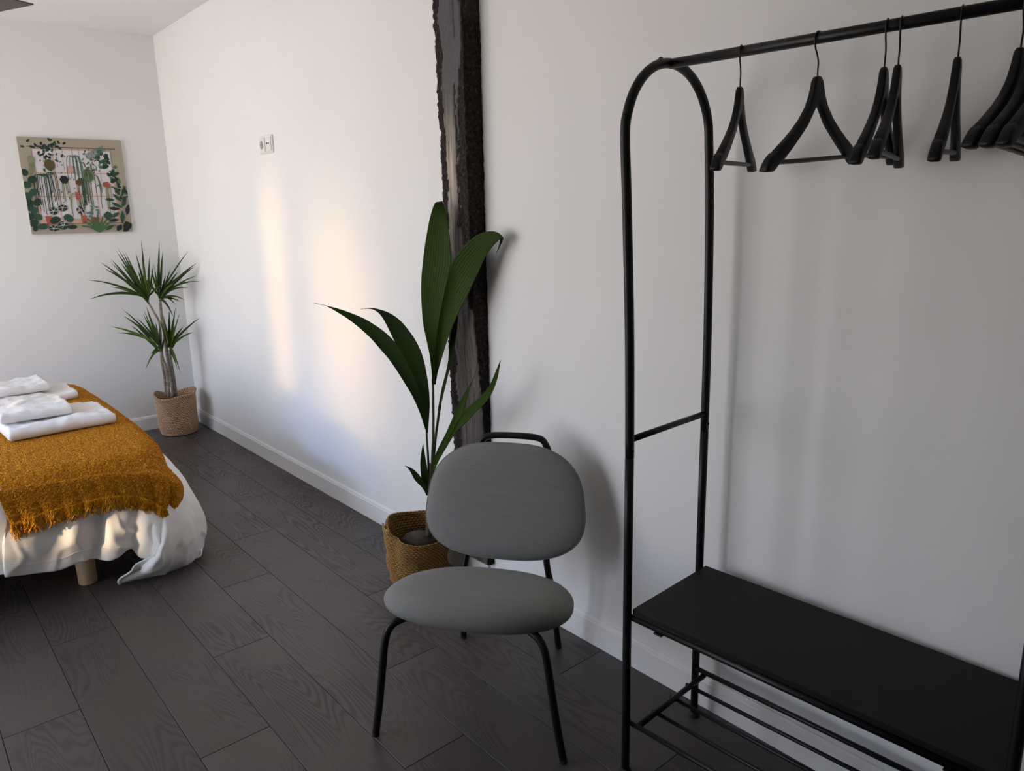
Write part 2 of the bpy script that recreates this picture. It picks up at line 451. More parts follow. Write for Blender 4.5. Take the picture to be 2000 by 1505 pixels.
# skirting
def skirting(name, axis, wall, a, b, h=0.102, t=0.014):
    """profile with a chamfered, slightly stepped top, run along an axis"""
    prof = [(0, 0), (t, 0), (t, h - 0.016), (t - 0.003, h - 0.013), (t - 0.004, h - 0.006), (t - 0.009, h), (0, h)]
    vs = []; n = len(prof)
    for s in (a, b):
        for d, z in prof:
            vs.append((wall - d, s, z) if axis == 'y' else (s, wall - d, z))
    fs = [(k, (k + 1) % n, (k + 1) % n + n, k + n) for k in range(n)] + [tuple(range(n)), tuple(range(2 * n - 1, n - 1, -1))]
    me = mesh_from(name, vs, fs, False)
    bm = bmesh.new(); bm.from_mesh(me); bmesh.ops.recalc_face_normals(bm, faces=bm.faces); bm.to_mesh(me); bm.free()
    o = link(name, me, m_trim); tag(o, kind='structure'); return o
b1 = skirting('baseboard_right', 'y', XR, 3.402, YB - 0.014)
for a, b in ((2.215, 3.4), (YF, 2.172)):
    o = skirting('baseboard_length', 'y', XR, a, b); o['kind'] = 'structure'; o.parent = b1; o.name = 'baseboard_length'
skirting('baseboard_back', 'x', YB, XL, XR)
skirting('baseboard_left', 'y', XL + 0.014, YF, 2.35)


# ------------------------------------------------------------------ timber post
def build_post():
    y_r = 2.188
    def tz(z):   # how far the front face stands off the wall
        k = [(0.0, .030), (0.7, .032), (0.95, .050), (1.15, .066), (1.45, .074), (3.0, .076)]
        for (a, va), (b, vb) in zip(k, k[1:]):
            if z <= b: return va + (vb - va) * (z - a) / (b - a)
        return .076
    nz_, nf, ns = 420, 26, 12
    vs = []; bark = []; bleach = []; worn = []
    z0, z1 = 0.103, ZC
    for i in range(nz_ + 1):
        z = z0 + (z1 - z0) * i / nz_
        t = tz(z)
        yl = 2.405 - 0.045 * max(0, min(1, (z - 0.75) / 0.55)) + 0.025 * max(0, min(1, (z - 1.9) / 0.5)) + 0.004 * noise.noise(Vector((0, 0, z * 5)))
        rag = 0.007 * noise.noise(Vector((3, 0, z * 22))) + 0.006 * noise.noise(Vector((7, 0, z * 60))) + 0.003 * noise.noise(Vector((7, 0, z * 150)))
        if 1.78 < z < 2.05: rag += 0.007 * sin((z - 1.78) / .27 * pi)
        yl += rag
        # ring: wall at left edge, left flank, front face, corner, right flank back to the wall
        for k in range(5):
            f = k / 5
            vs.append(Vector((XR + 0.004 - (t * 0.6) * f, yl + 0.003 * f, z))); bark.append(1); bleach.append(0); worn.append(1)
        for k in range(nf + 1):
            f = k / nf
            y = yl + (y_r + 0.006 - yl) * f
            x = XR - t * (0.90 + 0.10 * min(1, f / 0.10)) if f < 0.10 else XR - t
            edge = 0.27 + 0.12 * noise.noise(Vector((0, 1, z * 9))) + 0.03 * noise.noise(Vector((0, 5, z * 40)))
            e2 = 0.0
            # right part of the front face: rough dark between mid heights
            rb = 0.985
            if z > 2.0: rb = 0.94
            if 1.15 < z <= 2.05: rb = 0.93 - 0.22 * sin((z - 1.15) / 0.9 * pi) ** 0.6
            rb += 0.05 * noise.noise(Vector((2, 5, z * 12))) + 0.03 * noise.noise(Vector((f * 4, 5, z * 45)))
            dk = 1.0 if f < edge else 0.0
            if f > rb: dk = 1.0
            # a dark tear running up the middle-right
            tear = 0.66 + 0.03 * noise.noise(Vector((9, 2, z * 7)))
            if 1.45 < z < 1.95 and abs(f - tear) < 0.035 * (1 + noise.noise(Vector((1, 2, z * 25)))): dk = 1.0
            if z > 2.1 and abs(f - 0.72) < 0.02 * (1 + noise.noise(Vector((4, 2, z * 30)))): dk = 0.7
            bl = 0.0
            if 1.33 < z < 1.98:
                c = 0.43 + 0.10 * noise.noise(Vector((5, 5, z * 6))); w = 0.24 * sin((z - 1.33) / 0.65 * pi) ** 0.5
                bl = max(0.0, min(1.0, (w - abs(f - c)) / 0.08))
                bl *= max(0, min(1, (1.93 - z) / 0.25)) * (0.75 + 0.5 * noise.noise(Vector((f * 14, 5, z * 8))))
            wr = max(0, min(1, (2.0 - z) / 0.25)) if z > 0.9 else 1.0
            n_ = noise.noise(Vector((f * 30, 3, z * 12)))
            x += (0.006 if dk > 0.5 else 0.0) * (noise.noise(Vector((f * 25, 8, z * 70))) - 0.6) * -1 + 0.0008 * n_
            vs.append(Vector((x, y, z))); bark.append(dk); bleach.append(max(0, bl)); worn.append(max(0, wr))
        for k in range(1, ns + 1):
            f = k / ns
            rough_ = 0.006 * noise.noise(Vector((f * 6, 1, z * 35))) + 0.004 * noise.noise(Vector((f * 12, 1, z * 90)))
            x = XR - t + (t + 0.004) * f
            vs.append(Vector((x, y_r + 0.006 * (1 - f) + rough_ * (1 if f < .95 else .6), z)))
            sm = 1.0
            if 2.15 < z: sm = 0.85
            bark.append(sm); bleach.append(0); worn.append(1)
    nc = 5 + nf + 1 + ns
    fs = []
    for i in range(nz_):
        for k in range(nc - 1):
            fs.append((i * nc + k, i * nc + k + 1, (i + 1) * nc + k + 1, (i + 1) * nc + k))
    fs.append(tuple(range(nc))); fs.append(tuple(nz_ * nc + k for k in range(nc - 1, -1, -1)))
    me = mesh_from('timber_post', vs, fs)
    set_attr(me, 'bark', bark); set_attr(me, 'bleach', bleach); set_attr(me, 'worn', worn)
    o = link('timber_post', me, m_beam)
    tag(o, 'old dark timber post with ragged edges let into the white wall', 'post')
build_post()


# ------------------------------------------------------------------ wall socket
def build_socket():
    root = empty('wall_socket', (XR, 4.045, 1.885))
    tag(root, 'white double wall socket plate high on the long wall', 'socket')
    box('cover_plate', -0.009, 0.0, -0.082, 0.088, -0.046, 0.046, m_plug, root, 0.003, True)
    box('insert', -0.0135, -0.0085, 0.008, 0.078, -0.036, 0.036, m_plug, root, 0.002, True)
    box('insert', -0.0135, -0.0085, -0.072, -0.002, -0.036, 0.036, m_plug, root, 0.002, True)
    bm = bmesh.new(); bmesh.ops.create_cone(bm, segments=28, radius1=0.021, radius2=0.021, depth=0.002, cap_ends=True, matrix=Matrix.Rotation(pi / 2, 4, 'Y'))
    so = bm_obj('socket_well', bm, mat('grey_well', (0.30, 0.29, 0.27, 1), 0.6), root, False, (-0.0137, 0.043, 0))
    for dy in (0.0095, -0.0095):
        bm = bmesh.new(); bmesh.ops.create_cone(bm, segments=14, radius1=0.003, radius2=0.003, depth=0.002, cap_ends=True, matrix=Matrix.Rotation(pi / 2, 4, 'Y'))
        h = bm_obj('pin_hole', bm, m_hole, so, False, (-0.0007, dy, 0))
    for dy in (-0.028, -0.046):
        bm = bmesh.new(); bmesh.ops.create_cone(bm, segments=18, radius1=0.0052, radius2=0.0052, depth=0.003, cap_ends=True, matrix=Matrix.Rotation(pi / 2, 4, 'Y'))
        bm_obj('aerial_port', bm, m_hole, root, False, (-0.0137, dy, 0.004))
build_socket()


# ------------------------------------------------------------------ canvas picture
def build_picture():
    W, H = 0.605, 0.605
    root = empty('canvas_picture', (0.860, YB, 1.425))
    tag(root, 'square canvas print of potted hanging plants on a beige ground', 'picture')
    m_edge = mat('canvas_edge', (0.52, 0.49, 0.42, 1), 0.8)
    m_bg = mat('print_beige', lin('a89d8c'), 0.8)
    box('canvas', 0, W, -0.020, -0.0005, 0, H, m_edge, root, 0.002)
    cols = {'bg': 'a39a8a', 'pane': 'cfc9cd', 'pink': 'c9a08c', 'dk': '2c4034', 'dg': '34503f', 'gr': '5a6c4c', 'lg': '838c6c', 'tl': '58756a', 'tc': 'a05a48', 'br': '5f4636', 'ol': '575334', 'bk': '2a302e', 'rd': '7c4a3a', 'pk': 'c09a8a', 'al': '486a48'}
    mats = {k: mat('print_' + k, lin(v), 0.85, spec=0.2) for k, v in cols.items()}
    keys = list(cols)
    V = []; Fc = []; MI = []; lay = [0]
    def poly(pts, c):
        lay[0] += 1
        y = -0.0205 - 0.0000045 * lay[0]
        b = len(V)
        for u, v in pts:
            u = min(max(u, 0.002), 0.998); v = min(max(v, 0.002), 0.998)
            V.append((u * W, y, v * H))
        Fc.append(tuple(range(b, b + len(pts)))); MI.append(keys.index(c))
    def ell(u, v, a, b, ang, c, n=10, pointy=False):
        pts = []
        for k in range(n):
            t = 2 * pi * k / n; r = (1.0 if not pointy else 1.0)
            x = a * cos(t); y = b * sin(t) * (1 if not pointy else (1 - 0.55 * abs(cos(t))))
            pts.append((u + x * cos(ang) - y * sin(ang), v + x * sin(ang) + y * cos(ang)))
        poly(pts, c)
    def line(u0, v0, u1, v1, w, c):
        dx, dy = u1 - u0, v1 - v0; L = sqrt(dx * dx + dy * dy) or 1; nx, ny = -dy / L * w / 2, dx / L * w / 2
        poly([(u0 - nx, v0 - ny), (u1 - nx, v1 - ny), (u1 + nx, v1 + ny), (u0 + nx, v0 + ny)], c)
    def curve(pts, w, c):
        P = crom([(a, b, 0) for a, b in pts], 8)
        for a, b in zip(P, P[1:]): line(a.x, a.y, b.x, b.y, w, c)
    poly([(0, 0), (1, 0), (1, 1), (0, 1)], 'bg')
    poly([(0.10, 0.10), (0.90, 0.10), (0.86, 0.88), (0.13, 0.88)], 'pink')
    for r_ in range(3):
        for c_ in range(4):
            u0 = 0.125 + c_ * 0.188; v0 = 0.155 + r_ * 0.245
            poly([(u0, v0), (u0 + 0.178, v0), (u0 + 0.178, v0 + 0.232), (u0, v0 + 0.232)], 'pane')
    line(0.08, 0.905, 0.93, 0.905, 0.008, 'br'); line(0.09, 0.105, 0.90, 0.105, 0.006, 'br')
    rnd = random.Random(3)
    for u in (0.12, 0.22, 0.34, 0.40, 0.50, 0.56, 0.66, 0.75, 0.88): line(u, 0.905, u, 0.905 - rnd.uniform(0.1, 0.4), 0.003, 'br')
    # top vine
    for k in range(42):
        u = rnd.gauss(0.22, 0.075) if k < 26 else rnd.gauss(0.36, 0.05); v = rnd.gauss(0.92, 0.035) if k % 3 else rnd.uniform(0.65, 0.9)
        if k % 3 == 0: u = rnd.gauss(0.24, 0.03)
        ell(u, v, 0.020, 0.012, rnd.uniform(0, 3), rnd.choice(['dk', 'dg', 'bk']))
    # right vine
    for k in range(58):
        t = k / 58; u = 0.80 + 0.17 * t + rnd.uniform(-0.05, 0.05) - (0.03 if t < .3 else 0); v = 0.84 - 0.50 * t + rnd.uniform(-0.05, 0.05)
        ell(u, v, 0.030 - 0.012 * t, 0.02 - 0.008 * t, rnd.uniform(0, 3), rnd.choice(['dk', 'dg', 'dk', 'bk', 'gr']))
    # fern
    for k in range(18):
        a = k / 18; u0 = 0.63 + 0.19 * a; v0 = 0.81 + 0.10 * a
        line(u0, v0, u0 - 0.012, v0 + 0.032, 0.007, 'tl'); line(u0, v0, u0 + 0.022, v0 - 0.022, 0.007, 'tl')
    for k in range(34): ell(rnd.gauss(0.66, 0.045), rnd.gauss(0.76, 0.055), 0.016, 0.007, rnd.uniform(0, 3), rnd.choice(['tl', 'dg']))
    # hanging grass bundles
    for cu, cv, wd, ln, c, n in ((0.50, 0.80, 0.08, 0.28, 'tl', 12), (0.19, 0.60, 0.10, 0.42, 'dg', 14), (0.64, 0.60, 0.10, 0.34, 'gr', 18), (0.38, 0.55, 0.05, 0.25, 'lg', 8), (0.48, 0.40, 0.07, 0.22, 'lg', 10), (0.10, 0.76, 0.03, 0.2, 'lg', 6), (0.55, 0.56, 0.06, 0.30, 'dg', 8), (0.28, 0.62, 0.08, 0.35, 'dg', 8), (0.80, 0.5, 0.03, 0.4, 'lg', 6)):
        for k in range(n):
            s = rnd.uniform(-1, 1)
            curve([(cu, cv), (cu + s * wd * 0.7, cv + 0.03 - abs(s) * 0.01), (cu + s * wd, cv - 0.08), (cu + s * wd * rnd.uniform(.9, 1.15), cv - ln * rnd.uniform(0.5, 1))], 0.006, c)
    ell(0.62, 0.62, 0.060, 0.070, 0, 'gr', 16)
    for k in range(22):
        a = rnd.uniform(0, 2 * pi); curve([(0.62, 0.66), (0.62 + 0.04 * cos(a), 0.65 + 0.02 * sin(a)), (0.62 + 0.062 * cos(a), 0.58 + 0.03 * sin(a))], 0.004, rnd.choice(['lg', 'dg']))
    for k in range(60): ell(rnd.uniform(0.14, 0.86), rnd.uniform(0.25, 0.85), 0.011, 0.006, rnd.uniform(0, 3), rnd.choice(['dg', 'gr', 'lg', 'dk', 'tl']))
    ell(0.265, 0.72, 0.05, 0.06, 0, 'ol', 14); ell(0.38, 0.57, 0.045, 0.045, 0, 'bk', 6); ell(0.10, 0.77, 0.035, 0.045, 0, 'lg', 12)
    ell(0.455, 0.68, 0.03, 0.04, 0, 'pk', 12); ell(0.52, 0.54, 0.035, 0.03, 0, 'br', 10); ell(0.79, 0.52, 0.045, 0.035, 0, 'tc', 5)
    for u, c in ((0.15, 'tc'), (0.49, 'tc')): poly([(u + 0.008, 0.105), (u + 0.052, 0.105), (u + 0.06, 0.19), (u, 0.19)], c)
    poly([(0.60, 0.105), (0.66, 0.105), (0.675, 0.17), (0.585, 0.17)], 'rd'); poly([(0.47, 0.36), (0.51, 0.36), (0.515, 0.44), (0.465, 0.44)], 'tc')
    for k in range(16): ell(0.62 + rnd.uniform(-0.06, 0.06), 0.21 + rnd.uniform(-0.04, 0.09), 0.018, 0.010, rnd.uniform(0, 3), 'tl')
    for k in range(5): ell(0.49 + rnd.uniform(-0.03, 0.03), 0.21 + 0.015 * k, 0.02, 0.008, rnd.uniform(0.4, 2.6), 'bk')
    # left big round leaves
    for (u, v, a, b, an) in [(0.025,0.639,0.032,0.036,0.300),(0.083,0.568,0.044,0.036,0.400),(0.027,0.513,0.046,0.036,0.000),(0.074,0.437,0.044,0.034,0.800),(0.017,0.398,0.046,0.040,0.200),(0.098,0.336,0.044,0.032,0.900),(0.014,0.329,0.046,0.050,1.300),(0.018,0.283,0.040,0.042,1.200),(0.055,0.251,0.040,0.034,1.000),(0.011,0.190,0.046,0.036,0.100),(0.083,0.181,0.036,0.040,1.400),(0.029,0.119,0.050,0.036,0.300),(0.042,0.064,0.034,0.024,1.200),(0.114,0.082,0.054,0.032,0.100),(0.393,0.070,0.046,0.024,0.050),(0.237,0.146,0.055,0.036,0.400),(0.369,0.163,0.050,0.042,2.600),(0.308,0.088,0.050,0.045,0.300),(0.214,0.059,0.050,0.030,0.000),(0.327,0.275,0.045,0.038,0.200),(0.236,0.241,0.040,0.040,0.700)]:
        ell(u, v, a, b, an, rnd.choice(['dk', 'dg', 'dk']), 14)
    for (u, v) in [(0.327,0.275),(0.236,0.241),(0.308,0.088),(0.214,0.059),(0.327,0.120)]:
        for k in range(5): line(u, v, u + 0.045 * cos(k * 1.1), v + 0.035 * sin(k * 1.1), 0.004, 'pane')
    # bottom aloe
    for k in range(9):
        a = pi * (0.14 + 0.72 * k / 8); curve([(0.655, 0.0), (0.655 + 0.09 * cos(a), 0.07 * sin(a) + 0.03), (0.655 + 0.19 * cos(a), 0.185 * sin(a))], 0.016, 'al')
    # right pointed leaves
    for (u, v, a, b, an) in [(0.801,0.360,0.050,0.018,-0.100),(0.884,0.463,0.050,0.018,-0.900),(0.958,0.454,0.060,0.020,1.100),(0.881,0.380,0.060,0.020,-0.800),(0.964,0.380,0.040,0.015,0.500),(0.871,0.298,0.060,0.020,-0.500),(0.945,0.322,0.050,0.022,1.000),(0.835,0.261,0.060,0.020,-0.100),(0.975,0.247,0.065,0.026,1.300),(0.909,0.165,0.075,0.024,1.450),(0.841,0.191,0.050,0.022,0.600),(0.763,0.184,0.050,0.050,0.000),(0.818,0.133,0.055,0.020,0.100),(0.862,0.049,0.045,0.030,0.900),(0.761,0.052,0.050,0.020,0.600),(0.952,0.072,0.050,0.050,0.200),(0.931,0.030,0.050,0.030,0.900)]:
        ell(u, v, a, b, an, rnd.choice(['dk', 'dg', 'bk', 'dg']), 12, True)
    me = mesh_from('print', V, Fc, False)
    for k in keys: me.materials.append(mats[k])
    me.polygons.foreach_set('material_index', MI)
    link('print', me, None, root)
build_picture()


# ------------------------------------------------------------------ ceiling fan
def build_fan():
    root = empty('ceiling_fan', (0.13, 3.82, ZC))
    tag(root, 'ceiling fan with dark brown blades below the white ceiling', 'fan')
    m_b = m_fan
    lathe('canopy', [(0.0, 0), (0.07, -0.002), (0.07, -0.03), (0.05, -0.06), (0.018, -0.07)][::-1] , m_black, root, 28)
    lathe('down_rod', [(0.014, -0.2), (0.014, -0.06)], m_black, root, 16)
    lathe('motor', [(0.02, -0.345), (0.09, -0.34), (0.11, -0.31), (0.11, -0.25), (0.09, -0.21), (0.03, -0.195)], m_black, root, 32)
    for k in range(3):
        a = radians(28 + 120 * k)
        pts = [(0.10, -0.035), (0.17, -0.050), (0.35, -0.068), (0.60, -0.075), (0.668, -0.078), (0.625, 0.092), (0.55, 0.080), (0.35, 0.064), (0.17, 0.05), (0.10, 0.035)]
        vs = []
        for zz in (-0.306, -0.300):
            for x, y in pts:
                vs.append((x * cos(a) - y * sin(a), x * sin(a) + y * cos(a), zz - y * 0.12))
        n = len(pts)
        fs = [tuple(range(n - 1, -1, -1)), tuple(range(n, 2 * n))] + [(i, (i + 1) % n, (i + 1) % n + n, i + n) for i in range(n)]
        link('blade', mesh_from('blade', vs, fs, False), m_b, root)
build_fan()


# ------------------------------------------------------------------ bed
def build_bed():
    root = empty('bed', (-0.12, 4.27, 0))
    tag(root, 'bed with round pale wooden legs under white bedding and mustard throw', 'bed')
    def part(name, bm, m, sm=True): return bm_obj(name, bm, m, root, sm)
    bm = bmesh.new(); bm_box(bm, -1.0, 0.92, -0.895, 0.86, 0.20, 0.29, 0.01); part('bed_base', bm, m_pine, False)
    bm = bmesh.new(); bm_box(bm, -1.0, 0.93, -0.85, 0.87, 0.292, 0.485, 0.03, 3); part('mattress', bm, m_mattress)
    for x, y in ((0.632, -0.885), (0.615, 0.70), (-0.85, -0.78), (-0.85, 0.70), (-0.12, -0.70), (-0.12, 0.70)):
        lx = x; ly = y if y > 0 or x < 0.5 else -0.862
        prof = [(0.033, 0.0), (0.036, 0.003), (0.0385, 0.20)]
        lathe('leg', prof, m_pine, root, 28, (lx, ly, 0.0))
build_bed()


def cloth_rows(cols_, rows_n, cols_n):
    """cols_: list of columns, each a list of control points from inside to hem -> dense grid [row][col]"""
    dense_c = [crom(c, rows_n) for c in cols_]
    G = []
    for r_ in range(rows_n + 1):
        G.append(crom([dc[r_] for dc in dense_c], cols_n))
    return G


def build_duvet():
    def frontcol(x, E, ms):
        return [(x, 4.25, 0.508), (x, 3.75, 0.512), (E[0], E[1] + 0.09, 0.508), E] + ms
    C_ = []
    zt = 0.480
    C_.append(frontcol(-1.1, (-1.1, 3.40, zt), [(-1.1, 3.33, 0.36), (-1.1, 3.31, 0.27), (-1.1, 3.33, 0.17)]))
    C_.append(frontcol(-0.45, (-0.45, 3.39, zt), [(-0.45, 3.31, 0.37), (-0.45, 3.28, 0.27), (-0.45, 3.31, 0.19)]))
    data = [
        (0.10, (0.10, 3.385, zt), [(0.1976,3.29,0.4448), (0.1768,3.26,0.3267), (0.1591,3.28,0.1935)]),
        (0.22, (0.22, 3.385, zt), [(0.2583,3.29,0.4168), (0.2377,3.25,0.3105), (0.2246,3.27,0.1805)]),
        (0.30, (0.31, 3.385, zt), [(0.3334,3.28,0.3661), (0.3159,3.25,0.2746), (0.304,3.28,0.1595)]),
        (0.38, (0.38, 3.385, zt), [(0.4272,3.3,0.3646), (0.4075,3.27,0.2599), (0.397,3.28,0.1448)]),
        (0.43, (0.44, 3.385, zt), [(0.4947,3.28,0.3841), (0.476,3.26,0.2747), (0.4639,3.28,0.1555)]),
        (0.48, (0.50, 3.385, zt), [(0.5651,3.31,0.3776), (0.5477,3.3,0.2618), (0.5282,3.3,0.1425)]),
        (0.53, (0.55, 3.385, zt), [(0.6182,3.29,0.38), (0.6013,3.26,0.2584), (0.579,3.27,0.127)]),
        (0.57, (0.60, 3.385, zt), [(0.6668,3.27,0.3723), (0.65,3.25,0.2627), (0.6272,3.27,0.1364)]),
        (0.61, (0.64, 3.385, zt), [(0.713,3.28,0.3567), (0.6957,3.26,0.2595), (0.6692,3.29,0.146)]),
        (0.64, (0.665, 3.385, zt), [(0.7392,3.27,0.3455), (0.7218,3.23,0.2427), (0.7108,3.25,0.1581), (0.6969,3.27,0.1014)]),
        (0.652, (0.678, 3.385, zt), [(0.7563,3.27,0.3361), (0.7441,3.22,0.2322), (0.7413,3.23,0.1527), (0.7328,3.24,0.093)]),
        (0.660, (0.688, 3.385, zt), [(0.7702,3.28,0.327), (0.7512,3.2,0.2203), (0.7383,3.19,0.1535), (0.6976,3.21,0.1062)]),
        (0.668, (0.696, 3.385, zt), [(0.7819,3.28,0.3214), (0.7571,3.19,0.2079), (0.7314,3.18,0.136), (0.6422,3.19,0.1023)]),
        (0.676, (0.704, 3.385, zt), [(0.7917,3.28,0.3163), (0.7621,3.185,0.194), (0.7059,3.17,0.1155), (0.5937,3.278,0.014)]),
        (0.69, (0.72, 3.385, zt), [(0.808,3.275,0.3085), (0.776,3.175,0.1976), (0.7142,3.15,0.0968), (0.6694,3.261,0.012)]),
        (0.72, (0.76, 3.39, zt), [(0.8271,3.27,0.3046), (0.8041,3.2,0.1805), (0.7767,3.19,0.0796), (0.7568,3.249,0.012)]),
        (0.76, (0.80, 3.41, zt), [(0.8929,3.3,0.2773), (0.887,3.24,0.1652), (0.8654,3.22,0.0702), (0.8471,3.251,0.014)]),
        (0.80, (0.835, 3.45, zt), [(0.9564,3.38,0.2607), (0.9674,3.34,0.1327), (0.9443,3.31,0.0372), (0.9123,3.274,0.018)]),
        (0.83, (0.86, 3.52, zt), [(0.9952,3.48,0.2543), (1.027,3.46,0.1333), (1.008,3.44,0.0494), (0.948,3.32,0.04)]),
    ]
    for x, E, ms in data:
        if len(ms) == 3: ms = [ms[0], ms[1], tuple((a + b) / 2 for a, b in zip(ms[1], ms[2])), ms[2]]
        C_.append(frontcol(x, E, ms))
    C_[0].insert(6, (-1.1, 3.31, 0.22)); C_[1].insert(6, (-0.45, 3.29, 0.23))
    for y, bx in ((3.75, 1.02), (4.2, 0.99), (4.7, 0.99), (5.05, 0.98)):
        C_.append([(0.75, 4.25, 0.508), (0.78, (y + 4.25) / 2, 0.51), (0.82, y, 0.508), (0.875, y, zt), (bx - 0.04, y + 0.02, 0.36), (bx, y, 0.22), (bx, y, 0.13), (bx - 0.03, y, 0.08)])
    C_.append([(0.7, 4.3, 0.508), (0.7, 4.8, 0.51), (0.76, 5.10, 0.508), (0.80, 5.17, zt), (0.84, 5.24, 0.36), (0.86, 5.26, 0.22), (0.86, 5.26, 0.15), (0.85, 5.25, 0.10)])
    C_.append([(0.0, 4.3, 0.508), (0.0, 4.8, 0.51), (0.0, 5.10, 0.508), (0.0, 5.17, zt), (0.0, 5.24, 0.36), (0.0, 5.26, 0.22), (0.0, 5.26, 0.17), (0.0, 5.25, 0.12)])
    C_.append([(-1.1, 4.3, 0.508), (-1.1, 4.8, 0.51), (-1.1, 5.10, 0.508), (-1.1, 5.17, zt), (-1.1, 5.24, 0.36), (-1.1, 5.26, 0.22), (-1.1, 5.26, 0.17), (-1.1, 5.25, 0.12)])
    G = cloth_rows(C_, 70, 260)
    nr = len(G)
    for i, row in enumerate(G):
        f = max(0.0, (i / nr - 0.42) / 0.58)
        for j, v in enumerate(row):
            rid = 1 - abs(nz((v.x * 9 + v.z * 5, v.y * 9, v.z * 7 - v.x * 4), 1, 3)) * 3.0
            tail = 1.0 if v.x > 0.58 else 0.45
            d = 0.010 * f * nz((v.x * 7, v.y * 7, v.z * 2.5), 1, 3) + 0.013 * f * tail * max(0, rid) ** 3 + 0.005 * f * tail * nz((v.x * 26, v.y * 26, v.z * 14), 1, 8)
            ang = Vector((0.3, -1, 0)) if v.y < 3.45 else Vector((1, 0, 0))
            row[j] = v + ang * d * 1.4
            if row[j].z < 0.008: row[j].z = 0.008
    me = grid_mesh('duvet', G)
    o = link('duvet', me, m_sheet)
    tag(o, 'white cotton duvet hanging to the floor at the bed corner', 'duvet')
    md = o.modifiers.new('thick', 'SOLIDIFY'); md.thickness = 0.006; md.offset = 0
    # a row of stitching above the hem
    hem = [G[-9][j] + Vector((0.0, -0.0035, 0.0)) for j in range(30, 120)]
    vs, fs = tube_data(hem, 0.0012, 5)
    link('hem_stitch', mesh_from('hem_stitch', vs, fs), m_sheet, o)
build_duvet()


